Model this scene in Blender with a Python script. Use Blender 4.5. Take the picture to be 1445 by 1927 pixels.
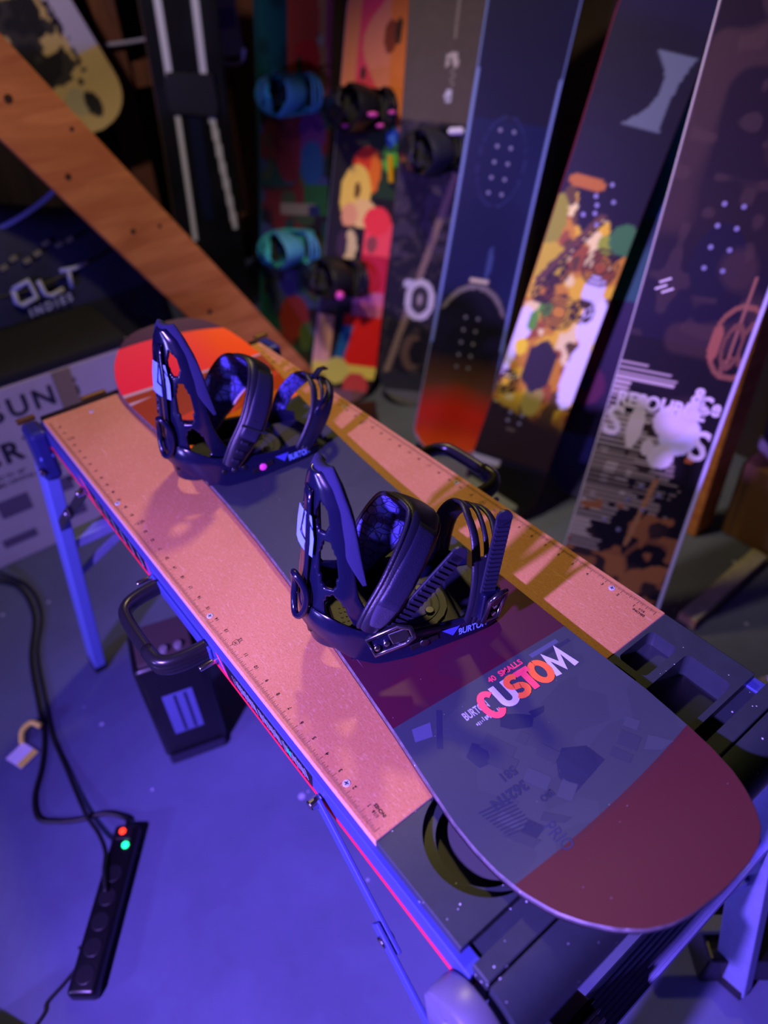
import bpy, bmesh, math, random
import numpy as np
from mathutils import Vector, Matrix
random.seed(7); np.random.seed(7)
for o in list(bpy.data.objects): bpy.data.objects.remove(o)
SC = bpy.context.scene
C = SC.collection
TH = 0.80                      # height of the bench top above the floor (metres)
IN = 0.0254
V = Vector

# ------------------------------------------------------------------ camera
cam = bpy.data.cameras.new('camera'); camo = bpy.data.objects.new('camera', cam); C.objects.link(camo)
R0 = V((-0.61496, -0.78754, -0.04003)); R1 = V((-0.48523, 0.41793, -0.76804)); R2 = V((0.62159, -0.45289, -0.63915))
mw = Matrix((R0, -R1, -R2)).transposed().to_4x4(); mw.translation = V((-0.29828, 0.19251, 0.70361 + TH))
camo.matrix_world = mw
cam.sensor_fit = 'VERTICAL'; cam.sensor_height = 24.0; cam.lens = 1360 / 1927 * 24.0
cam.clip_start = 0.02; cam.clip_end = 40
cam.dof.use_dof = True; cam.dof.focus_distance = 0.86; cam.dof.aperture_fstop = 1.5
SC.camera = camo
# ------------------------------------------------------------------ world, lights, exposure
W = bpy.data.worlds.new('world'); SC.world = W; W.use_nodes = True
W.node_tree.nodes['Background'].inputs[0].default_value = (0.03, 0.025, 0.06, 1)
W.node_tree.nodes['Background'].inputs[1].default_value = 0.25
SC.view_settings.view_transform = 'Standard'; SC.view_settings.look = 'None'
SC.view_settings.exposure = 0.0; SC.view_settings.gamma = 1.0; SC.view_settings.use_curve_mapping = False

def lamp(name, kind, loc, target, energy, color, size=0.05, spot=60, blend=0.3):
    l = bpy.data.lights.new(name, kind); l.energy = energy; l.color = color
    if kind == 'SPOT': l.spot_size = math.radians(spot); l.spot_blend = blend; l.shadow_soft_size = size
    elif kind == 'AREA': l.shape = 'DISK'; l.size = size
    else: l.shadow_soft_size = size
    o = bpy.data.objects.new(name, l); C.objects.link(o); o.location = loc
    o.rotation_euler = (V(target) - V(loc)).to_track_quat('-Z', 'Y').to_euler()
    return o
# violet-blue stage lamp standing to the left of the bench; amber ceiling spot above the right side of the bench
lamp('blue_lamp', 'SPOT', (-0.15, 1.28, TH + 0.88), (-0.04, -0.06, TH - 0.12), 620, (0.32, 0.17, 1.0), 0.035, 88, 1.0)
lamp('low_blue_fill', 'POINT', (0.45, 2.1, TH + 0.08), (0.5, 0, TH), 95, (0.28, 0.22, 1.0), 0.08)  # added unseen fill, set low to tint upright faces and the back blue
lamp('amber_lamp', 'SPOT', (1.10, -0.70, TH + 1.35), (0.85, -0.35, TH), 44, (1.0, 0.75, 0.27), 0.06, 130, 0.6)
lamp('board_fill_spot', 'SPOT', (0.95, -0.42, TH + 1.75), (1.20, -1.42, TH - 0.15), 95, (1.0, 0.80, 0.50), 0.06, 62, 0.7)  # added unseen warm fill that brightens the leaning boards
lamp('corner_fill_spot', 'SPOT', (1.9, 0.3, TH + 1.7), (3.25, -1.15, TH + 0.25), 75, (1.0, 0.82, 0.74), 0.06, 46, 0.6)  # added unseen fill that lifts the dark back corner

# ------------------------------------------------------------------ material helpers
def lin(c):
    def f(v):
        v = v / 255.0
        return v / 12.92 if v <= 0.04045 else ((v + 0.055) / 1.055) ** 2.4
    return (f(c[0]), f(c[1]), f(c[2]), 1.0)
MATS = {}
def node(nt, t, **kw):
    n = nt.nodes.new(t)
    for k, v in kw.items():
        if k.startswith('i_'):
            key = k[2:]
            n.inputs[int(key) if key.isdigit() else key].default_value = v
        else: setattr(n, k, v)
    return n
def M(name, col, rough=0.5, metal=0.0, var=None, bump=None, specks=None, spec=0.5, coat=0.0, emit=None, alpha=None):
    """var=(scale, amount): colour mottling; bump=(scale, strength); specks=(scale, radius, colour): dust and chips"""
    if name in MATS: return MATS[name]
    m = bpy.data.materials.new(name); m.use_nodes = True; nt = m.node_tree; L = nt.links
    b = nt.nodes['Principled BSDF']
    base = lin(col)
    b.inputs['Base Color'].default_value = base; b.inputs['Roughness'].default_value = rough
    b.inputs['Metallic'].default_value = metal; b.inputs['Specular IOR Level'].default_value = spec
    b.inputs['Coat Weight'].default_value = coat
    tc = node(nt, 'ShaderNodeTexCoord'); cur = None
    if var:
        nz = node(nt, 'ShaderNodeTexNoise', i_Scale=var[0], i_Detail=6.0, i_Roughness=0.65)
        L.new(tc.outputs['Object'], nz.inputs['Vector'])
        mx = node(nt, 'ShaderNodeMix', data_type='RGBA')
        lo = [c * (1 - var[1]) for c in base[:3]] + [1]; hi = [min(1, c * (1 + var[1])) for c in base[:3]] + [1]
        mx.inputs[6].default_value = lo; mx.inputs[7].default_value = hi
        mr = node(nt, 'ShaderNodeMapRange', i_1=0.3, i_2=0.7)
        L.new(nz.outputs['Fac'], mr.inputs[0]); L.new(mr.outputs[0], mx.inputs[0]); cur = mx.outputs[2]
    if specks:
        vo = node(nt, 'ShaderNodeTexVoronoi', i_Scale=specks[0]); L.new(tc.outputs['Object'], vo.inputs['Vector'])
        nz2 = node(nt, 'ShaderNodeTexNoise', i_Scale=specks[0] * 0.35, i_Detail=3.0); L.new(tc.outputs['Object'], nz2.inputs['Vector'])
        ad = node(nt, 'ShaderNodeMath', operation='MULTIPLY'); L.new(nz2.outputs['Fac'], ad.inputs[0]); ad.inputs[1].default_value = specks[1] * 5.0
        sb = node(nt, 'ShaderNodeMath', operation='SUBTRACT'); L.new(ad.outputs[0], sb.inputs[0]); sb.inputs[1].default_value = specks[1] * 2.35
        lt = node(nt, 'ShaderNodeMath', operation='LESS_THAN'); L.new(vo.outputs['Distance'], lt.inputs[0]); L.new(sb.outputs[0], lt.inputs[1])
        mx = node(nt, 'ShaderNodeMix', data_type='RGBA'); L.new(lt.outputs[0], mx.inputs[0])
        if cur: L.new(cur, mx.inputs[6])
        else: mx.inputs[6].default_value = base
        mx.inputs[7].default_value = lin(specks[2]); cur = mx.outputs[2]
    if cur: L.new(cur, b.inputs['Base Color'])
    if bump:
        nz = node(nt, 'ShaderNodeTexNoise', i_Scale=bump[0], i_Detail=4.0); L.new(tc.outputs['Object'], nz.inputs['Vector'])
        bp = node(nt, 'ShaderNodeBump', i_Strength=bump[1], i_Distance=0.002); L.new(nz.outputs['Fac'], bp.inputs['Height'])
        L.new(bp.outputs[0], b.inputs['Normal'])
    if emit:
        b.inputs['Emission Color'].default_value = lin(emit[0]); b.inputs['Emission Strength'].default_value = emit[1]
    MATS[name] = m
    return m
def wood(name, c1, c2, scale=(3, 3, 40), rough=0.65):
    if name in MATS: return MATS[name]
    m = bpy.data.materials.new(name); m.use_nodes = True; nt = m.node_tree; L = nt.links; b = nt.nodes['Principled BSDF']
    tc = node(nt, 'ShaderNodeTexCoord'); mp = node(nt, 'ShaderNodeMapping'); mp.inputs['Scale'].default_value = scale
    L.new(tc.outputs['Object'], mp.inputs[0])
    nz = node(nt, 'ShaderNodeTexNoise', i_Scale=1.0, i_Detail=8.0, i_Distortion=1.2); L.new(mp.outputs[0], nz.inputs['Vector'])
    cr = node(nt, 'ShaderNodeValToRGB'); L.new(nz.outputs['Fac'], cr.inputs[0])
    cr.color_ramp.elements[0].position = 0.35; cr.color_ramp.elements[0].color = lin(c1)
    cr.color_ramp.elements[1].position = 0.65; cr.color_ramp.elements[1].color = lin(c2)
    L.new(cr.outputs[0], b.inputs['Base Color']); b.inputs['Roughness'].default_value = rough
    MATS[name] = m; return m
def painted(name, rough=0.35, coat=0.0, spec=0.25):
    """colour read from the mesh's 'print' colour attribute (flat printed graphics)"""
    if name in MATS: return MATS[name]
    m = bpy.data.materials.new(name); m.use_nodes = True; nt = m.node_tree; b = nt.nodes['Principled BSDF']
    a = node(nt, 'ShaderNodeAttribute', attribute_name='print'); nt.links.new(a.outputs['Color'], b.inputs['Base Color'])
    b.inputs['Roughness'].default_value = rough; b.inputs['Coat Weight'].default_value = coat; b.inputs['Specular IOR Level'].default_value = spec
    MATS[name] = m; return m

# ------------------------------------------------------------------ mesh helpers
def link(name, me, mat=None, parent=None, loc=None, rot=None, smooth=False):
    o = bpy.data.objects.new(name, me); C.objects.link(o)
    if mat is not None:
        for m in (mat if isinstance(mat, (list, tuple)) else [mat]): me.materials.append(m)
    if parent is not None: o.parent = parent
    if loc is not None: o.location = loc
    if rot is not None: o.rotation_euler = rot
    if smooth:
        for p in me.polygons: p.use_smooth = True
    return o
def obj(name, bm, mat, parent=None, off=None, smooth=False, loc=None, rot=None, auto=None):
    if off is not None: bmesh.ops.translate(bm, verts=bm.verts, vec=V(off))
    bmesh.ops.recalc_face_normals(bm, faces=bm.faces)
    me = bpy.data.meshes.new(name); bm.to_mesh(me); bm.free()
    o = link(name, me, mat, parent, loc, rot, smooth)
    if auto: me.set_sharp_from_angle(angle=math.radians(auto))
    return o
def thing(name, label, cat, loc=(0, 0, 0), rz=0, group=None):
    o = bpy.data.objects.new(name, None); C.objects.link(o); o.location = loc; o.rotation_euler = (0, 0, rz); o.empty_display_size = 0.05
    return tag(o, label, cat, group)
def tag(o, label, cat, group=None):
    o['label'] = label; o['category'] = cat
    if group: o['group'] = group
    return o
def struct(o, label=None):
    o['kind'] = 'structure'
    if label: o['label'] = label
    return o
def box(bm, x0, x1, y0, y1, z0, z1, bev=0.0, seg=2):
    vs = [bm.verts.new((x, y, z)) for x in (x0, x1) for y in (y0, y1) for z in (z0, z1)]
    idx = [(0, 1, 3, 2), (4, 6, 7, 5), (0, 4, 5, 1), (2, 3, 7, 6), (0, 2, 6, 4), (1, 5, 7, 3)]
    fs = [bm.faces.new([vs[i] for i in f]) for f in idx]
    if bev > 0:
        es = list({e for f in fs for e in f.edges})
        bmesh.ops.bevel(bm, geom=es, offset=bev, segments=seg, profile=0.5, affect='EDGES')
    return bm
def nb(): return bmesh.new()
def bxo(name, d, mat, parent=None, bev=0.002, off=None, **k):
    bm = nb(); box(bm, *d, bev=bev); return obj(name, bm, mat, parent, off, **k)
def frames(pts):
    pts = [V(p) for p in pts]; T = []
    for i in range(len(pts)):
        a = pts[max(0, i - 1)]; b = pts[min(len(pts) - 1, i + 1)]; T.append((b - a).normalized())
    return pts, T
def spline(pts, n=8):
    """Catmull-Rom through pts"""
    P = [V(p) for p in pts]; out = []
    for i in range(len(P) - 1):
        p0 = P[max(0, i - 1)]; p1 = P[i]; p2 = P[i + 1]; p3 = P[min(len(P) - 1, i + 2)]
        for j in range(n):
            t = j / n
            out.append(0.5 * ((2 * p1) + (p2 - p0) * t + (2 * p0 - 5 * p1 + 4 * p2 - p3) * t * t + (3 * p1 - p0 - 3 * p2 + p3) * t ** 3))
    out.append(P[-1]); return out
def tube(bm, pts, r, n=10, cap=True, closed=False, squash=None):
    pts, T = frames(pts)
    if closed:
        N = len(pts)
        T = [(pts[(i + 1) % N] - pts[i - 1]).normalized() for i in range(N)]
    up = V((0, 0, 1)) if abs(T[0].z) < 0.9 else V((1, 0, 0)); rings = []
    for i, (p, t) in enumerate(zip(pts, T)):
        s = (t.cross(up)).normalized(); u2 = s.cross(t).normalized(); up = u2
        rr = r[i] if isinstance(r, (list, tuple)) else r
        sq = squash or 1.0
        rings.append([bm.verts.new(p + s * math.cos(2 * math.pi * k / n) * rr + u2 * math.sin(2 * math.pi * k / n) * rr * sq) for k in range(n)])
    m = len(rings)
    for i in range(m if closed else m - 1):
        A = rings[i]; B = rings[(i + 1) % m]
        for k in range(n): bm.faces.new((A[k], A[(k + 1) % n], B[(k + 1) % n], B[k]))
    if cap and not closed:
        bm.faces.new(list(reversed(rings[0]))); bm.faces.new(rings[-1])
    return bm
def bar(bm, a, b, w, h, up=(0, 0, 1), bev=0.0):
    """rectangular bar from a to b, w sideways, h along up"""
    a = V(a); b = V(b); t = (b - a).normalized(); s = t.cross(V(up)).normalized(); u = s.cross(t).normalized()
    vs = []
    for p in (a, b):
        for (i, j) in ((-1, -1), (1, -1), (1, 1), (-1, 1)): vs.append(bm.verts.new(p + s * i * w / 2 + u * j * h / 2))
    fs = [bm.faces.new([vs[i] for i in q]) for q in ((0, 1, 2, 3), (7, 6, 5, 4), (0, 4, 5, 1), (1, 5, 6, 2), (2, 6, 7, 3), (3, 7, 4, 0))]
    if bev: bmesh.ops.bevel(bm, geom=list({e for f in fs for e in f.edges}), offset=bev, segments=2, profile=0.5, affect='EDGES')
    return bm
def prism(bm, poly, axis, lo, hi, bev=0.0):
    """2D polygon extruded along axis: 'x' -> poly is (y,z), 'y' -> (x,z), 'z' -> (x,y)"""
    def mk(p, h): return {'x': (h, p[0], p[1]), 'y': (p[0], h, p[1]), 'z': (p[0], p[1], h)}[axis]
    A = [bm.verts.new(mk(p, lo)) for p in poly]; B = [bm.verts.new(mk(p, hi)) for p in poly]; n = len(poly)
    fs = [bm.faces.new(A), bm.faces.new(list(reversed(B)))]
    for i in range(n): fs.append(bm.faces.new((A[i], B[i], B[(i + 1) % n], A[(i + 1) % n])))
    if bev: bmesh.ops.bevel(bm, geom=list({e for f in fs[:2] for e in f.edges}), offset=bev, segments=2, profile=0.5, affect='EDGES')
    return bm
def cyl(bm, a, b, r, n=20, r2=None, bev=0.0):
    a = V(a); b = V(b); t = (b - a).normalized(); s = t.orthogonal().normalized(); u = t.cross(s); r2 = r if r2 is None else r2
    A = [bm.verts.new(a + (s * math.cos(2 * math.pi * k / n) + u * math.sin(2 * math.pi * k / n)) * r) for k in range(n)]
    B = [bm.verts.new(b + (s * math.cos(2 * math.pi * k / n) + u * math.sin(2 * math.pi * k / n)) * r2) for k in range(n)]
    fs = [bm.faces.new(list(reversed(A))), bm.faces.new(B)]
    for k in range(n): bm.faces.new((A[k], A[(k + 1) % n], B[(k + 1) % n], B[k]))
    if bev: bmesh.ops.bevel(bm, geom=list({e for f in fs for e in f.edges}), offset=bev, segments=2, profile=0.5, affect='EDGES')
    return bm
def ribbon(bm, pts, wdirs, widths, th, mi=None, nw=6, bulge=0.0):
    """padded band: centre line pts, width directions, widths, thickness; outer faces get material 0, inner faces mi"""
    pts, T = frames(pts); n = len(pts); O = []; I = []
    for i in range(n):
        w = V(wdirs[i] if isinstance(wdirs, list) else wdirs); w = (w - T[i] * w.dot(T[i])).normalized(); nrm = T[i].cross(w).normalized()
        ww = widths[i] if isinstance(widths, (list, tuple)) else widths
        tt = th[i] if isinstance(th, (list, tuple)) else th
        ro = []; ri = []
        for k in range(nw + 1):
            v = -1 + 2 * k / nw; e = math.sqrt(max(0, 1 - v ** 6)) * 0.75 + 0.25
            ro.append(bm.verts.new(pts[i] + w * v * ww / 2 + nrm * (tt / 2 * e + bulge * (1 - v * v))))
            ri.append(bm.verts.new(pts[i] + w * v * ww / 2 - nrm * (tt / 2 * e)))
        O.append(ro); I.append(ri)
    for i in range(n - 1):
        for k in range(nw):
            bm.faces.new((O[i][k], O[i][k + 1], O[i + 1][k + 1], O[i + 1][k]))
            f = bm.faces.new((I[i][k + 1], I[i][k], I[i + 1][k], I[i + 1][k + 1]))
            if mi is not None: f.material_index = mi
        bm.faces.new((O[i][0], O[i + 1][0], I[i + 1][0], I[i][0])); bm.faces.new((O[i][nw], I[i][nw], I[i + 1][nw], O[i + 1][nw]))
    for i in (0, n - 1):
        for k in range(nw): bm.faces.new((O[i][k], I[i][k], I[i][k + 1], O[i][k + 1]))
    return bm
def boolean(o, cutters, keep=False):
    for c in cutters:
        md = o.modifiers.new('cut', 'BOOLEAN'); md.operation = 'DIFFERENCE'; md.object = c; md.solver = 'EXACT'
    bpy.context.view_layer.update()
    dg = bpy.context.evaluated_depsgraph_get(); me = bpy.data.meshes.new_from_object(o.evaluated_get(dg))
    o.modifiers.clear(); old = o.data; o.data = me; me.name = o.name; bpy.data.meshes.remove(old)
    for c in cutters:
        d = c.data; bpy.data.objects.remove(c); bpy.data.meshes.remove(d)
def text_bm(s, size, thick=0.0, depth=0.0, align='LEFT', shear=0.0, space=1.0):
    cu = bpy.data.curves.new('t', 'FONT'); cu.body = s; cu.size = size; cu.offset = thick; cu.extrude = depth; cu.align_x = align
    cu.shear = shear; cu.space_character = space; cu.resolution_u = 3
    o = bpy.data.objects.new('t', cu); C.objects.link(o); bpy.context.view_layer.update()
    me = bpy.data.meshes.new_from_object(o.evaluated_get(bpy.context.evaluated_depsgraph_get()))
    bm = nb(); bm.from_mesh(me); bpy.data.meshes.remove(me); bpy.data.objects.remove(o); bpy.data.curves.remove(cu)
    return bm
def text_on(name, s, size, origin, xd, yd, mat, parent, thick=0.0, align='LEFT', off=None, fn=None, shear=0.0, space=1.0, sx=1.0):
    """printed lettering laid on a surface: text x runs along xd, text y along yd"""
    bm = text_bm(s, size, thick, 0.0, align, shear, space); xd = V(xd).normalized(); yd = V(yd).normalized(); o = V(origin)
    for v in bm.verts: v.co = o + xd * v.co.x * sx + yd * v.co.y
    if fn:
        bmesh.ops.triangulate(bm, faces=bm.faces)
        for v in bm.verts: v.co = fn(v.co)
    return obj(name, bm, mat, parent, off)
def merge(dst, src):
    me = bpy.data.meshes.new('tmp'); src.to_mesh(me); src.free(); dst.from_mesh(me); bpy.data.meshes.remove(me)
def copies(src, places, parent, name):
    for p in places:
        c = src.copy(); C.objects.link(c); c.name = name; c.parent = parent; c.location = p
# ------------------------------------------------------------------ room
m_floor = M('floor_paint', (84, 92, 126), 0.6, var=(2.2, 0.22), bump=(60, 0.15), specks=(16, 0.13, (170, 172, 205)))
m_wall = wood('dark_boards', (34, 24, 20), (52, 36, 28), (2, 30, 2))
m_ceil = wood('ceiling_boards', (40, 30, 26), (60, 44, 34), (30, 2, 2))
struct(bxo('floor', (-1.8, 3.6, -2.1, 2.6, -0.06, 0.0), m_floor, bev=0))
struct(bxo('wall_right', (-1.8, 3.6, -2.1, -2.0, 0, 2.7), m_wall, bev=0))
struct(bxo('wall_back', (3.5, 3.6, -2.0, 2.6, 0, 2.7), m_wall, bev=0))
struct(bxo('wall_left', (-1.8, 3.5, 2.5, 2.6, 0, 2.7), m_wall, bev=0))
struct(bxo('wall_front', (-1.9, -1.8, -2.1, 2.6, 0, 2.7), m_wall, bev=0))
struct(bxo('ceiling', (-1.9, 3.6, -2.1, 2.6, 2.7, 2.76), m_ceil, bev=0))

# ------------------------------------------------------------------ folding workbench
BO = (0.42, -0.22, 0.0)
bench = thing('folding_workbench', 'folding aluminium workbench with brown hardboard top and black plastic trays', 'workbench', BO)
OFF = (-BO[0], -BO[1], TH - BO[2])            # bench-top coordinates -> bench local
m_mdf = None
def mdf_mat():
    m = bpy.data.materials.new('hardboard'); m.use_nodes = True; nt = m.node_tree; L = nt.links; b = nt.nodes['Principled BSDF']
    tc = node(nt, 'ShaderNodeTexCoord')
    def noise(scale, det, stretch=None):
        n = node(nt, 'ShaderNodeTexNoise', i_Scale=scale, i_Detail=det)
        if stretch:
            mp = node(nt, 'ShaderNodeMapping'); mp.inputs['Scale'].default_value = stretch[0]; mp.inputs['Rotation'].default_value = (0, 0, stretch[1])
            L.new(tc.outputs['Object'], mp.inputs[0]); L.new(mp.outputs[0], n.inputs['Vector'])
        else: L.new(tc.outputs['Object'], n.inputs['Vector'])
        return n.outputs['Fac']
    def mixc(f, a, bb):
        mx = node(nt, 'ShaderNodeMix', data_type='RGBA'); L.new(f, mx.inputs[0])
        if isinstance(a, tuple): mx.inputs[6].default_value = a
        else: L.new(a, mx.inputs[6])
        mx.inputs[7].default_value = bb; return mx.outputs[2]
    def thr(f, lo, hi, amt):
        r = node(nt, 'ShaderNodeMapRange', i_1=lo, i_2=hi, i_3=0.0, i_4=amt); L.new(f, r.inputs[0]); return r.outputs[0]
    c = mixc(thr(noise(5, 3), .35, .65, 1), lin((192, 132, 82)), lin((206, 144, 92)))
    c = mixc(thr(noise(420, 3), .5, .75, .5), c, lin((140, 88, 52)))
    for i, (rot, sc) in enumerate(((0.5, (110, 430, 1)), (1.6, (120, 460, 1)), (2.5, (100, 400, 1)))):
        c = mixc(thr(noise(1.0, 2, (sc, rot)), .61, .73, .24), c, lin((236, 196, 160)))
    for i, (rot, sc) in enumerate(((0.25, (14, 260, 1)), (-0.6, (18, 320, 1)), (1.2, (9, 240, 1)), (2.2, (14, 300, 1)))):
        c = mixc(thr(noise(1.0, 3, (sc, rot)), .73, .77, .35), c, lin((244, 212, 190)))
    L.new(c, b.inputs['Base Color']); b.inputs['Roughness'].default_value = 0.55; b.inputs['Specular IOR Level'].default_value = 0.3
    bp = node(nt, 'ShaderNodeBump', i_Strength=0.12, i_Distance=0.001); L.new(noise(500, 2), bp.inputs['Height']); L.new(bp.outputs[0], b.inputs['Normal'])
    return m
m_mdf = mdf_mat()
m_edge = M('hardboard_edge', (196, 160, 140), 0.7, var=(200, 0.1))
m_ink = M('ruler_ink', (30, 16, 12), 0.6)
m_black = M('bench_black_plastic', (44, 54, 60), 0.42, spec=0.6, var=(30, 0.12), bump=(500, 0.06), specks=(115, 0.16, (215, 220, 230)))
m_dark = M('black_plastic', (24, 24, 28), 0.3, specks=(260, 0.03, (150, 150, 170)))
m_rail = M('rail_paint', (58, 70, 138), 0.45, metal=0.0, var=(8, 0.08))
m_alu = M('aluminium', (150, 160, 215), 0.4, metal=0.4, var=(60, 0.08))
m_steel = M('bright_steel', (205, 205, 205), 0.22, metal=1.0)
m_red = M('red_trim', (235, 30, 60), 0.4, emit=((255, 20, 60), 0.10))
m_gold = M('brass', (190, 150, 80), 0.3, metal=0.9)

bm = nb(); box(bm, -0.008, 1.012, -0.455, 0.0125, -0.012, 0.0, bev=0.0012)
top = obj('worktop', bm, [m_mdf, m_edge], bench, OFF)
for p in top.data.polygons:
    if p.normal.z < 0.5: p.material_index = 1
# rulers printed along both long edges
def ruler(y_base, sgn, rot):
    bm = nb()
    def q(x0, x1, y0, y1):
        y0, y1 = min(y0, y1), max(y0, y1)
        bm.faces.new([bm.verts.new((x, y, 0.0004)) for x, y in ((x0, y0), (x1, y0), (x1, y1), (x0, y1))])
    for k in range(0, 39 * 16 + 1):
        ln = 0.0078 if k % 16 == 0 else 0.006 if k % 8 == 0 else 0.005 if k % 4 == 0 else 0.0042 if k % 2 == 0 else 0.0032
        x = k * IN / 16; w = 0.00018 if k % 4 else 0.00024
        q(x - w, x + w, y_base, y_base + sgn * ln)
    for k in range(1, 39):
        t = text_bm(str(k), 0.0062, 0.00012, 0, 'CENTER')
        yy = y_base + sgn * (0.0130 if k % 12 else 0.0195)
        for v in t.verts:
            v.co = V((k * IN + rot * v.co.x, yy + rot * (v.co.y - 0.0022), 0.0004))
        merge(bm, t)
        if k % 12 == 0:      # little flag round the foot marks
            pts = [(0, .0078), (-.0035, .0105), (-.0045, .0165), (.0045, .0165), (.0035, .0105), (0, .0078)]
            for (a, b) in zip(pts, pts[1:]):
                A = V((k * IN + a[0], y_base + sgn * a[1], .0004)); B = V((k * IN + b[0], y_base + sgn * b[1], .0004))
                d = (B - A).normalized(); n = V((-d.y, d.x, 0)) * 0.00022
                bm.faces.new([bm.verts.new(z) for z in (A - n, B - n, B + n, A + n)])
            t = text_bm('FT', 0.004, 0.0001, 0, 'CENTER')
            for v in t.verts: v.co = V((k * IN + rot * v.co.x, y_base + sgn * .0128 + rot * (v.co.y - .0015), .0004))
            merge(bm, t)
    for s, dy in (('1/16', 0.0125), ('INCHES', 0.0185)):
        t = text_bm(s, 0.0052, 0.00012, 0, 'CENTER')
        for v in t.verts: v.co = V((0.014 + rot * v.co.x, y_base + sgn * dy + rot * (v.co.y - .0018), .0004))
        merge(bm, t)
    obj('ruler_print', bm, m_ink, top, OFF)
ruler(0.0082, -1, 1)
ruler(-0.4478, 1, -1)
# screws in the worktop
bm = nb(); cyl(bm, (0, 0, -0.0008), (0, 0, 0.0007), 0.0046, 16, 0.0040)
for ang in (0.4, 1.97):
    d = V((math.cos(ang), math.sin(ang), 0)); n = V((-d.y, d.x, 0)) * 0.0006
    z = V((0, 0, 0.0009)); bm.faces.new([bm.verts.new(p + z) for p in (d * -.0026 - n, d * .0026 - n, d * .0026 + n, d * -.0026 + n)]).material_index = 1
scr = obj('screw', bm, [M('zinc_screw', (200, 205, 215), .35, metal=.15), m_dark], top)
SP = [(2.36 * IN, -0.0015), (14.45 * IN, -0.0005), (26.7 * IN, 0.001), (38.6 * IN, -0.07), (2.5 * IN, -0.4385), (14.5 * IN, -0.4385), (26.6 * IN, -0.4385), (38.6 * IN, -0.37)]
def o3(x, y, z): return (x + OFF[0], y + OFF[1], z + OFF[2])
scr.location = o3(SP[0][0], SP[0][1], 0)
copies(scr, [o3(x, y, 0) for x, y in SP[1:]], top, 'screw')

# side rails with red trim, decal and slashes
for sgn, y in ((1, 0.0125), (-1, -0.455)):
    bm = nb()
    y2 = y + sgn * 0.006
    box(bm, -0.150, 1.03, min(y - sgn * .012, y2), max(y - sgn * .012, y2), -0.044, -0.0125, bev=0.0012)
    rail = obj('side_rail', bm, m_rail, bench, OFF)
    bm = nb(); box(bm, -0.150, 1.00, min(y, y2 + sgn * .0012), max(y, y2 + sgn * .0012), -0.0475, -0.0442, bev=0.0006)
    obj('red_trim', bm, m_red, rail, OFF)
    if sgn == 1:
        yy = y2 + 0.0004
        def quad(name, pts, mat):
            bm = nb(); bm.faces.new([bm.verts.new((px, yy + dz, pz)) for px, pz, dz in pts]); return obj(name, bm, mat, rail, OFF)
        mdec = M('decal_black', (14, 14, 20), 0.35); mwh = M('decal_white', (190, 196, 220), 0.4); mpk = M('decal_pink', (255, 70, 110), 0.4)
        for (x0, x1) in ((0.098, 0.292), (0.545, 0.775)):
            quad('decal', [(x0, -0.0155, 0), (x1 + .012, -0.0155, 0), (x1, -0.0425, 0), (x0 + .004, -0.0425, 0)], mdec)
        quad('slash', [(0.313, -0.0145, .0002), (0.321, -0.0145, .0002), (0.301, -0.043, .0002), (0.293, -0.043, .0002)], mpk)
        quad('slash', [(0.537, -0.0145, .0002), (0.541, -0.0145, .0002), (0.527, -0.043, .0002), (0.523, -0.043, .0002)], mpk)
        quad('slash', [(0.800, -0.0145, .0002), (0.822, -0.0145, .0002), (0.770, -0.043, .0002), (0.748, -0.043, .0002)], mpk)
        bm = nb()        # barred lettering of the decal
        for i in range(46):
            x = 0.113 + i * 0.0037
            if i % 15 == 14: continue
            h0 = -0.0185 - 0.004 * abs(math.sin(i * 1.3)); h1 = -0.0395 + 0.005 * abs(math.sin(i * 0.9 + 1))
            bm.faces.new([bm.verts.new((px, yy + .0003, pz)) for px, pz in ((x, h0), (x + .0012, h0), (x - .0045, h1), (x - .0057, h1))])
        for i in range(6):
            x = 0.57 + i * 0.034
            bm.faces.new([bm.verts.new((px, yy + .0003, pz)) for px, pz in ((x, -.019), (x + .003, -.019), (x - .01, -.039), (x - .013, -.039))])
        obj('barred_lettering', bm, mwh, rail, OFF)['kind'] = 'stuff'
        quad('green_mark', [(0.142, -0.024, .0006), (0.150, -0.021, .0006), (0.152, -0.031, .0006), (0.145, -0.036, .0006)], M('green_mark', (20, 190, 130), 0.4, emit=((20, 220, 150), 0.12)))

# near end: moulded plastic tray with cup holder, trays and slot
bm = nb(); box(bm, -0.166, -0.0082, -0.455, 0.0125, -0.046, -0.0008, bev=0.0016)
tray = obj('end_tray', bm, m_black, bench, OFF)
def cutter(bm): return obj('c', bm, m_black, bench, OFF)
cut = []
bm = nb(); cyl(bm, (-.069, -.075, -.0105), (-.069, -.075, .02), .060, 64); cut.append(cutter(bm))
bm = nb(); cyl(bm, (-.069, -.075, -.024), (-.069, -.075, .02), .047, 64); cut.append(cutter(bm))
bm = nb(); box(bm, -.147, -.131, -.47, .03, -.016, .02); cut.append(cutter(bm))
for (x0, x1, y0, y1, d) in ((-.053, -.014, -.418, -.352, .024), (-.053, -.014, -.342, -.255, .028), (-.124, -.064, -.420, -.255, .038)):
    bm = nb()
    pts = []
    for cx, cy, a0 in ((x1 - .007, y1 - .007, 0), (x0 + .007, y1 - .007, 90), (x0 + .007, y0 + .007, 180), (x1 - .007, y0 + .007, 270)):
        for k in range(5):
            a = math.radians(a0 + k * 22.5); pts.append((cx + .007 * math.cos(a), cy + .007 * math.sin(a)))
    prism(bm, pts, 'z', -d, .02); cut.append(cutter(bm))
boolean(tray, cut)
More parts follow.
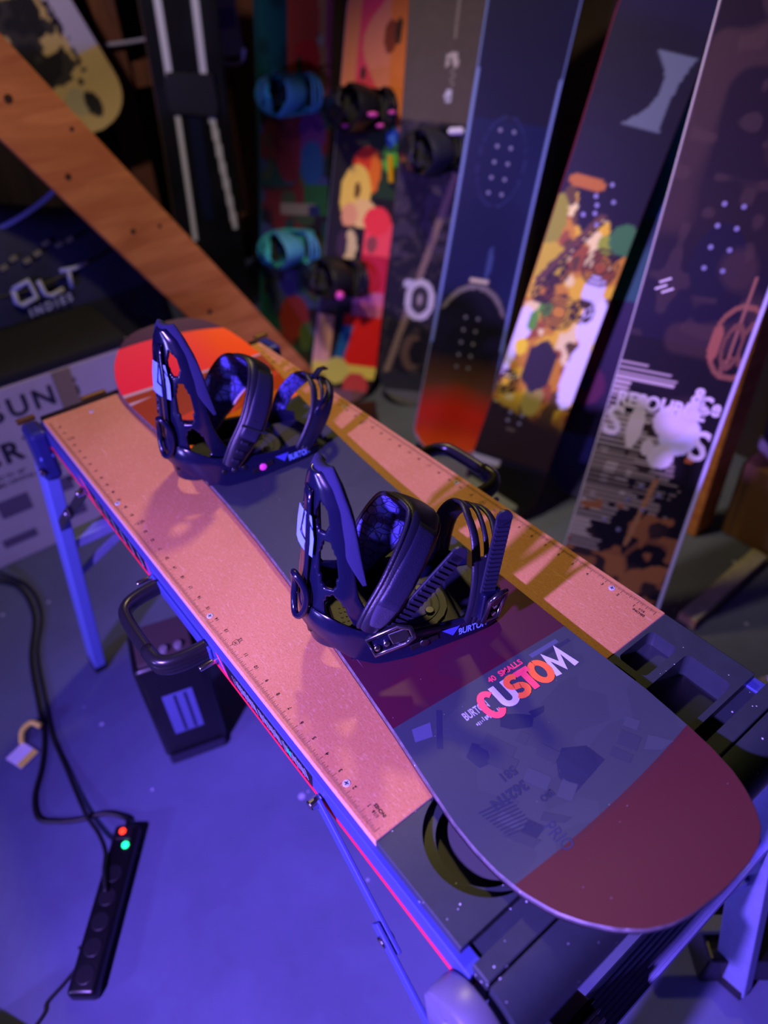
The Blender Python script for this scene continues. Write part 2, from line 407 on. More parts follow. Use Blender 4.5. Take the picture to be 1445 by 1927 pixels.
bm = nb(); cyl(bm, (-.069, -.075, -.0245), (-.069, -.075, -.0228), .0465, 48); obj('cup_floor', bm, M('cup_floor_lit', (70, 74, 72), 0.6, specks=(170, 0.05, (200, 200, 210))), tray, OFF)  # floor disc coloured lighter than the tray to imitate warm light in the cup
# rounded nose beyond the slit
prof_n = [(-.1685, -.001)] + [(-.174 - .036 * math.sin(math.radians(a)), -.043 + .042 * math.cos(math.radians(a))) for a in range(0, 100, 8)] + [(-.196, -.075), (-.1685, -.075)]
bm = nb(); prism(bm, prof_n, 'y', -.455, .0125); obj('end_nose', bm, m_black, bench, OFF, smooth=True, auto=35)
bm = nb(); box(bm, 1.0125, 1.036, -.455, .0125, -.046, -.002, bev=.004); obj('far_end_cap', bm, m_dark, bench, OFF)
# side handles
for sgn, y in ((1, .0185), (-1, -.461)):
    path = spline([(0.350, y, -.034), (0.352, y + sgn * .035, -.034), (0.362, y + sgn * .058, -.034), (0.385, y + sgn * .064, -.034), (0.462, y + sgn * .064, -.034), (0.488, y + sgn * .056, -.034), (0.498, y + sgn * .034, -.034), (0.500, y, -.034)], 6)
    bm = nb(); tube(bm, path, 0.0095, 12, squash=1.35)
    h = obj('handle', bm, m_dark, bench, OFF, smooth=True)
    bm = nb(); box(bm, .335, .515, min(y, y + sgn * .004), max(y, y + sgn * .004), -.046, -.022, bev=.0015); obj('handle_plate', bm, m_rail, h, OFF)
    bm = nb()
    for dz in (-.0065, 0, .0065): tube(bm, [p + V((0, 0, dz)) + (V((0, sgn * .0002, 0))) for p in path[:20]], 0.0100 if dz == 0 else .0092, 10)
    obj('grip_ridges', bm, m_dark, h, OFF, smooth=True)
    for x in (0.322, 0.520):
        bm = nb(); cyl(bm, (x, y - sgn * .002, -.030), (x, y + sgn * .026, -.030), .0040, 14, bev=.0015); obj('locking_pin', bm, m_steel, bench, OFF, smooth=True, auto=50)
# legs, treads, struts
def leg(topx, footx, y0, y1, far):
    sgn = 1 if y1 > y0 else -1
    bm = nb(); bar(bm, (topx, y0, -.052), (footx, y1, -TH + .012), .056, .028, up=(0, 1, 0), bev=.003)
    l = obj('leg', bm, m_alu if not far else M('leg_alu', (120, 140, 225), .45, metal=.2), bench, OFF)
    bm = nb(); bar(bm, (footx - (footx - topx) * .04, y1 - (y1 - y0) * .04, -TH + .03), (footx, y1, -TH), .052, .032, up=(0, 1, 0), bev=.003); obj('rubber_foot', bm, m_dark, l, OFF)
    return l
ly = (.032, .090); ry = (-.474, -.532)
for (tx, fx, far) in ((-.168, -.285, False), (1.012, 1.160, True)):
    for yy in (ly, ry): leg(tx, fx, yy[0], yy[1], far)
    k = .36; rx = tx + (fx - tx) * k; yl = ly[0] + (ly[1] - ly[0]) * k; yr = ry[0] + (ry[1] - ry[0]) * k; rz = -.052 + (-TH + .06) * k
    bm = nb(); bar(bm, (rx, yl, rz), (rx, yr, rz), .042, .024, bev=.002)
    tr = obj('tread', bm, m_alu, bench, OFF)
    bm = nb()
    for i in range(7): bar(bm, (rx - .016 + i * .0053, yl - .012, rz + .0125), (rx - .016 + i * .0053, yr + .012, rz + .0125), .0022, .0022)
    obj('tread_ribs', bm, m_alu, tr, OFF)
    for yy in (ly, ry):
        k2 = .52; P2 = (tx + (fx - tx) * k2, yy[0] + (yy[1] - yy[0]) * k2, -.052 + (-TH + .06) * k2)
        s = 1 if yy is ly else -1
        bm = nb(); bar(bm, P2, (rx, yy[0] + (yy[1] - yy[0]) * k - s * .17, rz - .012), .016, .008, up=(1, 0, 0)); obj('brace', bm, m_alu, bench, OFF)
for (x0, x1, k, mt) in ((.083, -.168, .16, m_rail), (.80, 1.012, .30, m_dark)):
    for (yy, s) in ((ly, 1), (ry, -1)):
        fx = -.285 if x1 < 0 else 1.160
        P2 = V((x1 + (fx - x1) * k, yy[0] + (yy[1] - yy[0]) * k + s * .004, -.052 + (-TH + .06) * k))
        P1 = V((x0, yy[0] - s * .008, -.038)); mid = P1.lerp(P2, .5)
        bm = nb(); bar(bm, P1, mid + (P2 - P1) * .06, .020, .0045, up=(0, 1, 0), bev=.001); st = obj('folding_strut', bm, mt, bench, OFF)
        bm = nb(); bar(bm, mid - (P2 - P1) * .06 + V((0, s * .006, 0)), P2 + V((0, s * .006, 0)), .020, .0045, up=(0, 1, 0), bev=.001); obj('strut_half', bm, mt, st, OFF)
        for P in (P1, mid):
            bm = nb(); cyl(bm, P + V((0, -s * .004, 0)), P + V((0, s * .012, 0)), .0065, 14, bev=.002); obj('pivot_bolt', bm, m_steel, st, OFF)
# corner brackets: rounded near caps, square far brackets with brass latch
for (yy, s) in ((ly[0], 1), (ry[0], -1)):
    bm = nb(); n = 14
    pr = [(-.168 + .042 * math.sin(math.radians(a)) * 1.0, -.050 + .040 * math.cos(math.radians(a))) for a in range(-90, 91, 12)] + [(-.126, -.12), (-.21, -.12)]
    prism(bm, pr, 'y', min(yy - s * .013, yy + s * .018), max(yy - s * .013, yy + s * .018), bev=.006)
    cp = obj('corner_cap', bm, M('grey_casting', (110, 112, 135), .4, metal=.3, var=(25, .15), specks=(130, .04, (220, 220, 230))), bench, OFF, smooth=True, auto=40)
    bm = nb(); cyl(bm, (-.165, yy + s * .017, -.048), (-.165, yy + s * .021, -.048), .012, 20, bev=.002); obj('rivet', bm, m_alu, cp, OFF)
    bm = nb(); box(bm, .985, 1.045, min(yy - s * .016, yy + s * .018), max(yy - s * .016, yy + s * .018), -.115, -.008, bev=.009); fb = obj('leg_bracket', bm, M('bracket_blue', (38, 44, 104), .35), bench, OFF)
    bm = nb(); bar(bm, (1.047, yy - s * .014, -.006), (1.047, yy + s * .02, -.006), .010, .010, bev=.002); obj('brass_latch', bm, m_gold, fb, OFF)
    bm = nb(); cyl(bm, (.985, yy + s * .016, -.086), (.985, yy + s * .024, -.086), .008, 14, bev=.002); obj('bracket_bolt', bm, m_steel, fb, OFF)
bm = nb(); box(bm, 1.036, 1.046, -.12, -.07, -.016, .002, bev=.002); obj('brass_catch', bm, m_gold, bench, OFF)
# black latch gripping the near tread
bm = nb(); prism(bm, [(-.168, -.225), (-.205, -.205), (-.240, -.235), (-.246, -.300), (-.225, -.345), (-.195, -.345), (-.180, -.300)], 'y', -.116, -.068, bev=.004)
lt = obj('tread_latch', bm, m_dark, bench, OFF, auto=40)
bm = nb()
for i in range(4): bar(bm, (-.208 - i * .009, -.118, -.205 - i * .008), (-.208 - i * .009, -.066, -.205 - i * .008), .0035, .006)
obj('latch_grip', bm, m_dark, lt, OFF)
# ------------------------------------------------------------------ the snowboard on the bench
BC = V((0.44, -0.2337)); BANG = math.atan2(-0.08, 1.0)
sb = thing('snowboard', 'used maroon and slate snowboard with two black bindings lying across the workbench', 'snowboard', (BC.x, BC.y, TH), BANG)
HW = [(0, .1135), (.1, .115), (.2, .119), (.3, .124), (.38, .1285), (.45, .134), (.5, .1375), (.53, .137), (.56, .1345), (.59, .129), (.62, .119), (.64, .108), (.66, .093), (.675, .077), (.685, .058), (.690, .036), (.692, .004)]
HWx = np.array([h[0] for h in HW]); HWy = np.array([h[1] for h in HW])
def halfw(x):
    w = float(np.interp(abs(x), HWx, HWy)); return w + (0.007 * min(1, max(0, (x - .2) / .25)) * min(1, w / .1) if x > 0 else 0)
def btop(x):
    d = max(abs(x) - .51, 0) / .18
    return .0108 + .045 * d * d + .003 * max(0, 1 - (x / .45) ** 2)
xs = list(np.linspace(-.5, .5, 61)) + [s * (.5 + .192 * math.sin(a * math.pi / 2)) for s in (-1, 1) for a in np.linspace(.04, 1, 30)]
xs = sorted(xs); NT = 14
def board_faces():
    bt = nb(); bb = nb(); be = nb(); T = []; Bo = []; E1 = []; E2 = []
    for x in xs:
        w = halfw(x); z = btop(x)
        T.append([bt.verts.new((x, w * (1 - 2 * k / NT), z)) for k in range(NT + 1)])
        Bo.append([bb.verts.new((x, w * (1 - 2 * k / NT), z - .0100)) for k in range(NT + 1)])
        for s in (1, -1):
            pass
        E1.append([be.verts.new(p) for p in ((x, w, z), (x, w + .0012, z - .0012), (x, w + .0016, z - .005), (x, w + .0016, z - .009), (x, w, z - .010))])
        E2.append([be.verts.new(p) for p in ((x, -w, z), (x, -w - .0012, z - .0012), (x, -w - .0016, z - .005), (x, -w - .0016, z - .009), (x, -w, z - .010))])
    for i in range(len(xs) - 1):
        for k in range(NT):
            bt.faces.new((T[i][k], T[i + 1][k], T[i + 1][k + 1], T[i][k + 1])); bb.faces.new((Bo[i][k + 1], Bo[i + 1][k + 1], Bo[i + 1][k], Bo[i][k]))
        for E in (E1, E2):
            for k in range(4):
                f = be.faces.new((E[i][k], E[i][k + 1], E[i + 1][k + 1], E[i + 1][k])); f.material_index = 1 if k == 2 else 0
    for i in (0, len(xs) - 1):
        for k in range(4): be.faces.new((E1[i][k], E1[i][k + 1], E2[i][k + 1], E2[i][k]))
    return bt, bb, be
def topsheet_mat():
    m = bpy.data.materials.new('topsheet'); m.use_nodes = True; nt = m.node_tree; L = nt.links; b = nt.nodes['Principled BSDF']
    tc = node(nt, 'ShaderNodeTexCoord'); sp = node(nt, 'ShaderNodeSeparateXYZ'); L.new(tc.outputs['Object'], sp.inputs[0])
    def math_(op, a, c, cl=False):
        n = node(nt, 'ShaderNodeMath', operation=op, use_clamp=cl)
        for i, q in enumerate((a, c)):
            if isinstance(q, (int, float)): n.inputs[i].default_value = q
            else: L.new(q, n.inputs[i])
        return n.outputs[0]
    X = sp.outputs[0]; Y = sp.outputs[1]
    # the boundary lines run a little askew and bowed across the board
    xx = math_('ADD', X, math_('MULTIPLY', Y, 0.085))
    y2 = math_('MULTIPLY', math_('MULTIPLY', Y, Y), 0.35); tipmask = math_('LESS_THAN', X, -0.48)
    xx = math_('SUBTRACT', math_('ADD', X, math_('MULTIPLY', math_('MULTIPLY', Y, 0.085), tipmask)), math_('MULTIPLY', y2, tipmask))
    farm = math_('GREATER_THAN', X, 0.56)
    xx = math_('ADD', xx, math_('MULTIPLY', farm, math_('ADD', math_('MULTIPLY', Y, -0.10), math_('MULTIPLY', math_('MULTIPLY', Y, Y), 0.9))))
    midm = math_('MULTIPLY', math_('GREATER_THAN', X, 0.22), math_('LESS_THAN', X, 0.49))
    xx = math_('ADD', xx, math_('MULTIPLY', midm, math_('MULTIPLY', Y, 0.25)))
    fac = math_('DIVIDE', math_('ADD', xx, 0.7), 1.4)
    cr = node(nt, 'ShaderNodeValToRGB'); cr.color_ramp.interpolation = 'CONSTANT'; L.new(fac, cr.inputs[0]); el = cr.color_ramp.elements
    stops = [(-.7, (80, 30, 42)), (-.579, (60, 70, 78)), (-.379, (74, 22, 44)), (-.205, (52, 60, 68)), (.285, (236, 120, 16)), (.335, (196, 70, 34)), (.40, (150, 62, 30)), (.513, (190, 160, 150)), (.520, (236, 44, 60)), (.656, (62, 16, 54))]
    el[0].position = 0; el[0].color = lin(stops[0][1]); el[1].position = (stops[1][0] + .7) / 1.4; el[1].color = lin(stops[1][1])
    for s, c in stops[2:]:
        e = el.new((s + .7) / 1.4); e.color = lin(c)
    # red fades to orange on the right-hand side of the far tip
    mr = node(nt, 'ShaderNodeMapRange', i_1=0.03, i_2=-0.09); L.new(Y, mr.inputs[0])
    mk = math_('MULTIPLY', math_('MULTIPLY', mr.outputs[0], math_('GREATER_THAN', xx, .52)), math_('LESS_THAN', xx, .66))
    mx = node(nt, 'ShaderNodeMix', data_type='RGBA'); L.new(mk, mx.inputs[0]); L.new(cr.outputs[0], mx.inputs[6]); mx.inputs[7].default_value = lin((240, 84, 20))
    # ghosted collage in the slate zone
    vo = node(nt, 'ShaderNodeTexVoronoi', i_Scale=17.0, i_Randomness=1.0, distance='MANHATTAN'); mp = node(nt, 'ShaderNodeMapping'); mp.inputs['Scale'].default_value = (1.0, .55, 0); mp.inputs['Rotation'].default_value = (0, 0, .4)
    L.new(tc.outputs['Object'], mp.inputs[0]); L.new(mp.outputs[0], vo.inputs['Vector'])
    sl = math_('MULTIPLY', math_('GREATER_THAN', xx, -.579), math_('LESS_THAN', xx, .285))
    sc = node(nt, 'ShaderNodeSeparateColor'); L.new(vo.outputs['Color'], sc.inputs[0])
    cf = math_('MULTIPLY', math_('MULTIPLY', math_('GREATER_THAN', sc.outputs[0], .55), sl), .16)
    m2 = node(nt, 'ShaderNodeMix', data_type='RGBA'); L.new(cf, m2.inputs[0]); L.new(mx.outputs[2], m2.inputs[6]); m2.inputs[7].default_value = lin((34, 38, 56))
    # fine scratches
    nz = node(nt, 'ShaderNodeTexNoise', i_Scale=1.0, i_Detail=2.0); mp2 = node(nt, 'ShaderNodeMapping'); mp2.inputs['Scale'].default_value = (6, 210, 1); mp2.inputs['Rotation'].default_value = (0, 0, .5)
    L.new(tc.outputs['Object'], mp2.inputs[0]); L.new(mp2.outputs[0], nz.inputs['Vector'])
    r3 = node(nt, 'ShaderNodeMapRange', i_1=.755, i_2=.78, i_3=0, i_4=.22); L.new(nz.outputs['Fac'], r3.inputs[0])
    m3 = node(nt, 'ShaderNodeMix', data_type='RGBA'); L.new(r3.outputs[0], m3.inputs[0]); L.new(m2.outputs[2], m3.inputs[6]); m3.inputs[7].default_value = lin((190, 190, 210))
    vs = node(nt, 'ShaderNodeTexVoronoi', i_Scale=75.0); L.new(tc.outputs['Object'], vs.inputs['Vector'])
    lt = math_('LESS_THAN', vs.outputs['Distance'], .028); m4 = node(nt, 'ShaderNodeMix', data_type='RGBA'); L.new(math_('MULTIPLY', lt, .6), m4.inputs[0]); L.new(m3.outputs[2], m4.inputs[6]); m4.inputs[7].default_value = lin((215, 215, 225))
    L.new(m4.outputs[2], b.inputs['Base Color']); b.inputs['Roughness'].default_value = .5; b.inputs['Specular IOR Level'].default_value = .22
    return m
bt, bb, be = board_faces()
deck = obj('topsheet', bt, topsheet_mat(), sb, smooth=True)
obj('base', bb, M('board_base', (20, 20, 24), .3), sb, smooth=True)
m_sw = M('board_sidewall', (92, 88, 92), .4, var=(120, .45), specks=(130, .16, (235, 235, 235)))
obj('sidewall', be, [m_sw, M('steel_edge', (40, 38, 44), .35, metal=.4)], sb, smooth=True, auto=40)
# print on the top sheet (text x runs toward the toe edge, -Y; text y runs to the far tip, +X)
def on_top(h=.0004): return lambda p: V((p.x, p.y, btop(p.x) + h))
XD, YD = (0, -1, 0), (1, 0, 0)
c_pink = M('print_pink', (255, 84, 104), .35); c_org = M('print_orange', (250, 120, 60), .35); c_white = M('print_white', (205, 212, 235), .35); c_ghost = M('print_ghost', (44, 50, 74), .5, spec=.22); c_grey = M('print_grey', (178, 186, 205), .4)
def stroke(pts, w, lay, mt, nm='print_letter'):
    """flat bold letter stroke; pts are (along the word, up) in metres from the word's start"""
    Q = [V((a, b, 0)) for a, b in pts]; bm = nb(); Lf = []; Rt = []
    for i in range(len(Q)):
        t0 = (Q[i] - Q[i - 1]).normalized() if i else (Q[1] - Q[0]).normalized(); t1 = (Q[i + 1] - Q[i]).normalized() if i < len(Q) - 1 else t0
        t = (t0 + t1).normalized(); n = V((-t.y, t.x, 0)); k = w / 2 / max(.5, n.dot(V((-t0.y, t0.x, 0))))
        for S, s in ((Lf, 1), (Rt, -1)):
            q = Q[i] + n * k * s; x = -.4265 + q.y * .94; y = .032 - q.x; S.append(bm.verts.new((x, y, btop(x) + .0003 + lay * .0001)))
    for i in range(len(Q) - 1): bm.faces.new((Lf[i], Lf[i + 1], Rt[i + 1], Rt[i]))
    obj(nm, bm, mt, deck)
def arc(cx, cy, rx, ry, a0, a1, n=14): return [(cx + rx * math.cos(math.radians(a0 + (a1 - a0) * i / n)), cy + ry * math.sin(math.radians(a0 + (a1 - a0) * i / n))) for i in range(n + 1)]
stroke(arc(.012, .0125, .0095, .0165, 40, 320, 20), .0085, 5, c_pink)                                                  # C
stroke([(.026, .032)] + arc(.0345, .0085, .0085, .0085, 180, 360, 10) + [(.043, .032)], .0080, 2, c_white)             # U
stroke(arc(.0525, .0225, .0085, .0075, 30, 270, 10) + arc(.0525, .0080, .0085, .0075, 90, -150, 10), .0080, 4, c_org)  # S
stroke([(.060, .0285), (.080, .0285)], .0080, 5, c_pink); stroke([(.070, .0285), (.070, -.001)], .0085, 5, c_pink)     # T
stroke(arc(.089, .0150, .0098, .0145, 90, 450, 24), .0085, 3, c_org)                                                   # O
stroke([(.103, -.002), (.107, .028), (.1165, .006), (.1265, .029), (.131, -.002)], .0080, 1, c_white)                   # M
text_on('print_lettering', '40  SMALLS', .0105, (-.3915, .002, 0), XD, YD, c_pink, deck, thick=.0004, fn=on_top(), sx=.98)
text_on('print_lettering', 'BURTON', .0145, (-.4155, .056, 0), XD, YD, c_grey, deck, thick=.0003, fn=on_top(.0003), sx=.58)
bm = nb()
for i in range(14):
    y0 = .050 - i * .0026; x0 = -.4285 + random.uniform(0, .004); h = random.uniform(.002, .0065); w = random.uniform(.0008, .0022)
    bm.faces.new([bm.verts.new((x, y, btop(x) + .0005)) for x, y in ((x0, y0), (x0, y0 - w), (min(x0 + h, -.4195), y0 - w), (min(x0 + h, -.4195), y0))])
obj('print_barcode', bm, c_grey, deck)
RX, RY = (0, 1, 0), (-1, 0, 0)
text_on('print_ghost', '581', .014, (-.485, .050, 0), RX, RY, c_ghost, deck, thick=.0004, fn=on_top())
text_on('print_ghost', '3621N', .016, (-.503, .052, 0), RX, RY, c_ghost, deck, thick=.0006, fn=on_top())
text_on('print_ghost', 'BIO', .010, (-.527, .036, 0), RX, RY, c_ghost, deck, thick=.0003, fn=on_top())
text_on('print_ghost', 'PRIO', .020, (-.552, .072, 0), (-1, 0, 0), (0, -1, 0), M('print_ghost_b', (48, 54, 84), .5, spec=.22), deck, fn=on_top(), sx=.75)
gz = [.00012]
def ghost(pts, mt=None):
    gz[0] = gz[0] + 6e-6
    bm = nb(); f = bm.faces.new([bm.verts.new((x, y, 0)) for x, y in pts])
    for _ in range(2): bmesh.ops.subdivide_edges(bm, edges=bm.edges, cuts=1, use_grid_fill=True)
    bmesh.ops.triangulate(bm, faces=bm.faces)
    for v in bm.verts: v.co.z = btop(v.co.x) + gz[0]
    obj('print_ghost', bm, mt or c_ghost, deck)
g2 = M('print_ghost_c', (38, 44, 70), .5, spec=.22); g3 = M('print_ghost_d', (80, 90, 116), .5, spec=.22)
ghost([(-.499, -.006), (-.512, -.030), (-.535, -.033), (-.545, .020), (-.522, .020), (-.508, .010)], g2)
ghost([(-.538, .076), (-.554, .068), (-.560, .092), (-.545, .094)], g2)
ghost([(-.430, .020), (-.440, .004), (-.452, -.010), (-.462, .002), (-.452, .022), (-.442, .030)], g2)
ghost([(-.445, -.008), (-.449, -.028), (-.455, -.022), (-.455, -.008)], g2)
ghost([(-.440, .068), (-.452, .058), (-.470, .066), (-.468, .080), (-.450, .084)])
ghost([(-.39, .112), (-.394, .09), (-.41, .098), (-.405, .118)], g3)
ghost([(-.385, .075), (-.389, .070), (-.428, .098), (-.424, .103)])
ghost([(-.386, -.062), (-.386, -.105), (-.392, -.105), (-.392, -.062)], g3)
ghost([(-.394, -.075), (-.394, -.118), (-.399, -.118), (-.399, -.075)])
rg = random.Random(5)
for i in range(16):
    x = rg.uniform(-.56, -.40); y = rg.uniform(-.10, .10); a = rg.choice((.45, .5, 2.0, .4)); l1 = rg.uniform(.012, .04); l2 = rg.uniform(.006, .022); dx, dy = math.cos(a), math.sin(a)
    if y * 1 > -.02 and x > -.435: continue
    ghost([(max(-.562, x + dx * s * l1 - dy * t * l2), y + dy * s * l1 + dx * t * l2) for s, t in ((-.5, -.5), (.5, -.5), (.5, .5), (-.5, .5))], M('print_faint_%d' % (i % 3), ((56, 65, 76), (64, 74, 84), (52, 60, 74))[i % 3], .5, spec=.22))
for i in range(9): ghost([(-.505 - i * .0042, .112 - i * .001), (-.5065 - i * .0042, .112 - i * .001), (-.5125 - i * .0042, .076), (-.511 - i * .0042, .076)], g2)

# ------------------------------------------------------------------ bindings: a = heel to toe, b = towards the near tip
m_bk = M('binding_plastic', (16, 18, 44), .2, bump=(900, .03), specks=(330, .02, (170, 170, 190)))
m_bk2 = M('binding_matte', (24, 26, 48), .5, bump=(700, .2))
m_pad = M('binding_foam', (38, 40, 78), .85, bump=(900, .35), spec=.2)
m_lin = M('strap_lining', (84, 86, 128), .5)
m_strap = M('strap_leather', (22, 24, 42), .4, bump=(600, .25))
m_logo = M('logo_blue', (120, 160, 240), .4)
m_chr = M('dark_chrome', (120, 120, 130), .16, metal=.95)
m_pip = M('strap_piping', (190, 170, 150), .5)
def lining_mat():
    m = bpy.data.materials.new('quilted_lining'); m.use_nodes = True; nt = m.node_tree; L = nt.links; b = nt.nodes['Principled BSDF']
    tc = node(nt, 'ShaderNodeTexCoord'); vo = node(nt, 'ShaderNodeTexVoronoi', i_Scale=85.0, feature='DISTANCE_TO_EDGE'); mp = node(nt, 'ShaderNodeMapping'); mp.inputs['Scale'].default_value = (1, .55, 1)
    L.new(tc.outputs['Object'], mp.inputs[0]); L.new(mp.outputs[0], vo.inputs['Vector'])
    r = node(nt, 'ShaderNodeMapRange', i_1=.0, i_2=.1); L.new(vo.outputs['Distance'], r.inputs[0])
    mx = node(nt, 'ShaderNodeMix', data_type='RGBA'); L.new(r.outputs[0], mx.inputs[0]); mx.inputs[6].default_value = lin((26, 28, 66)); mx.inputs[7].default_value = lin((74, 80, 168))
    L.new(mx.outputs[2], b.inputs['Base Color']); b.inputs['Roughness'].default_value = .55
    bp = node(nt, 'ShaderNodeBump', i_Strength=.6, i_Distance=.002); L.new(r.outputs[0], bp.inputs['Height']); L.new(bp.outputs[0], b.inputs['Normal'])
    return m
m_quilt = lining_mat()
def P(a, b, z): return V((a, -b, z))
Z0 = .0140
def binding(parent, loc, rz, near, kit=None, simple=False, z0=Z0):
    k = kit or dict(shell=m_bk, pad=m_pad, strap=m_strap, lining=m_quilt, matte=m_bk2)
    # --- frame: side rails running into the heel hoop, one swept wall
    path = [(.098, .050), (.075, .060), (.03, .064), (-.02, .066), (-.06, .066), (-.088, .061), (-.110, .050), (-.126, .032), (-.134, .012)]
    full = path + [(-.136, 0)] + [(a, -b) for a, b in reversed(path)]
    pts2 = spline([(a, b, 0) for a, b in full], 4)
    bm = nb(); rows = []
    for i, p in enumerate(pts2):
        t = (pts2[min(i + 1, len(pts2) - 1)] - pts2[max(i - 1, 0)]).normalized(); n = V((t.y, -t.x, 0))
        if n.dot(V((p.x + .02, p.y, 0))) < 0: n = -n
        a = p.x
        zb = np.interp(a, [-.136, -.12, -.09, -.065, .1], [.040, .034, .012, 0, 0]); zt = np.interp(a, [-.136, -.11, -.08, -.03, .02, .07, .1], [.080, .074, .056, .040, .034, .030, .022])
        ob = P(p.x, p.y, z0) ; nn = P(n.x, n.y, 0)
        flare = .006 * max(0, 1 - abs(a + .02) / .1)
        rows.append([bm.verts.new(ob + nn * (flare + .001) + V((0, 0, zb))), bm.verts.new(ob + nn * .0035 + V((0, 0, zb + .004))), bm.verts.new(ob + nn * .003 + V((0, 0, (zb + zt) / 2))), bm.verts.new(ob + nn * .001 + V((0, 0, zt - .002))), bm.verts.new(ob - nn * .001 + V((0, 0, zt))),
                     bm.verts.new(ob - nn * .0045 + V((0, 0, zt - .002))), bm.verts.new(ob - nn * .005 + V((0, 0, zb)))])
    for A, B in zip(rows, rows[1:]):
        for j in range(7): bm.faces.new((A[j], A[(j + 1) % 7], B[(j + 1) % 7], B[j]))
    bm.faces.new(rows[0]); bm.faces.new(list(reversed(rows[-1])))
    root = obj('binding', bm, k['shell'], parent, smooth=True, auto=50, loc=loc, rot=(0, 0, rz))
    # --- floor plate, footbed, disc
    fl = [(.098, .046), (.105, .02), (.105, -.02), (.098, -.046), (.03, -.06), (-.06, -.062), (-.092, -.054), (-.092, .054), (-.06, .062), (.03, .06)]
    bm = nb(); prism(bm, [(a, -b) for a, b in fl], 'z', z0, z0 + .007, bev=.001); obj('floor_plate', bm, k['shell'], root)
    bm = nb(); prism(bm, [(a, -b) for a, b in ((-.05, .05), (-.05, -.05), (-.088, -.046), (-.10, -.025), (-.10, .025), (-.088, .046))], 'z', z0 + .006, z0 + .017, bev=.002); fb = obj('heel_pad', bm, k['matte'], root)
    bm = nb(); prism(bm, [(a, -b) for a, b in ((.052, .045), (.095, .04), (.103, .015), (.103, -.015), (.095, -.04), (.052, -.045))], 'z', z0 + .006, z0 + .014, bev=.002); obj('toe_pad', bm, k['matte'], root)
    bm = nb(); cyl(bm, P(.002, 0, z0 + .006), P(.002, 0, z0 + .0105), .046, 36, bev=.001)
    for rr in (.036, .026): tube(bm, [P(.002 + rr * math.cos(t * math.pi / 16), rr * math.sin(t * math.pi / 16), z0 + .0108) for t in range(32)], .0009, 6, closed=True)
    dsk = obj('disc', bm, k['matte'], root)
    if not simple:
        bm = nb(); cyl(bm, (0, 0, 0), (0, 0, .003), .0062, 14, bev=.001); s0 = obj('disc_screw', bm, m_chr, root, loc=P(-.016, .020, z0 + .0105))
        copies(s0, [P(a, b, z0 + .0105) for a, b in ((.020, .020), (-.016, -.020), (.020, -.020))], root, 'disc_screw')
        bm = nb()
        for i in range(6):
            for j in range(5): cyl(bm, P(-.058 - i * .006, -.016 + j * .008, z0 + .0165), P(-.058 - i * .006, -.016 + j * .008, z0 + .0178), .0016, 6)
        obj('pad_dimples', bm, k['matte'], fb)
    # --- highback: curved shell with cut-outs, foam liner on the toe side
    ZB, ZT = .018, .264; hrot = math.radians(16 if near else 27) if not simple else 0
    def hb(u, v, off=0.0, grow=0.0):
        """u across -1..1, v up 0..1"""
        z = ZB + (ZT - ZB) * v
        w = np.interp(v, [0, .12, .3, .5, .7, .85, .94, 1], [.050, .060, .058, .051, .043, .033, .022, .008]) + grow
        wrap = np.interp(v, [0, .2, .4, .8, 1], [.060, .056, .036, .020, .008])
        a0 = np.interp(v, [0, .3, 1], [-.128, -.131, -.102])
        ang = u
        q = P(a0 + wrap * (1 - math.cos(ang * 1.25)) / (1 - math.cos(1.25)) * 1.0 + off, w * math.sin(ang * 1.25) / math.sin(1.25), z + grow * max(0, (v - .8) / .2) ** 2 + z0 - .012)
        c = V((-.085, 0, 0)); return Matrix.Rotation(hrot, 3, 'Z') @ (q - c) + c
    NU, NV = (22, 30) if simple else (44, 64)
    def shell(off, hole, grow=0.0, v0=0.0, v1=1.0, umin=-1.0, umax=1.0):
        bm = nb(); g = {}
        for i in range(NU + 1):
            for j in range(NV + 1):
                u = umin + (umax - umin) * i / NU; v = v0 + (v1 - v0) * j / NV; g[i, j] = bm.verts.new(hb(u, v, off, grow))
        for i in range(NU):
            for j in range(NV):
                u = umin + (umax - umin) * (i + .5) / NU; v = v0 + (v1 - v0) * (j + .5) / NV
                if hole(u, v): continue
                bm.faces.new((g[i, j], g[i + 1, j], g[i + 1, j + 1], g[i, j + 1]))
        loose = [v for v in bm.verts if not v.link_faces]
        bmesh.ops.delete(bm, geom=loose, context='VERTS'); return bm
    def ell(u, v, cu, cv, ru, rv): return ((u - cu) / ru) ** 2 + ((v - cv) / rv) ** 2 < 1
    def holes(u, v): return any(ell(u, v, s * .56, .27, .17, .13) for s in (1, -1)) or any(ell(u, v, s * .50, .56, .18, .13) for s in (1, -1)) or any(ell(u, v, s * .42, .80, .18, .07) for s in (1, -1))
    bm = shell(0, holes); h = obj('highback', bm, k['shell'], root, smooth=True)
    md = h.modifiers.new('thick', 'SOLIDIFY'); md.thickness = .0055; md.offset = 0
    sm = h.modifiers.new('smooth', 'SUBSURF'); sm.levels = 1; sm.render_levels = 1
    bm = nb()
    def inner(v): return max(0.0, min(.93, .60 + max(0, .66 - v) * 1.7) * (1 - min(1, max(0, (v - .78) / .12))))
    for s in (-1, 1):
        g = [[bm.verts.new(hb(s * (inner(v) + (1 - inner(v)) * c / 6), v, .010, .004)) for c in range(7)] for v in np.linspace(.46, 1.0, 15 if simple else 36)]
        for A_, B_2 in zip(g, g[1:]):
            for c in range(6): bm.faces.new((A_[c], A_[c + 1], B_2[c + 1], B_2[c]))
    bmesh.ops.remove_doubles(bm, verts=bm.verts, dist=.0002)
    pd = obj('highback_pad', bm, k['pad'], root, smooth=True)
    md = pd.modifiers.new('thick', 'SOLIDIFY'); md.thickness = .013; md.offset = 0
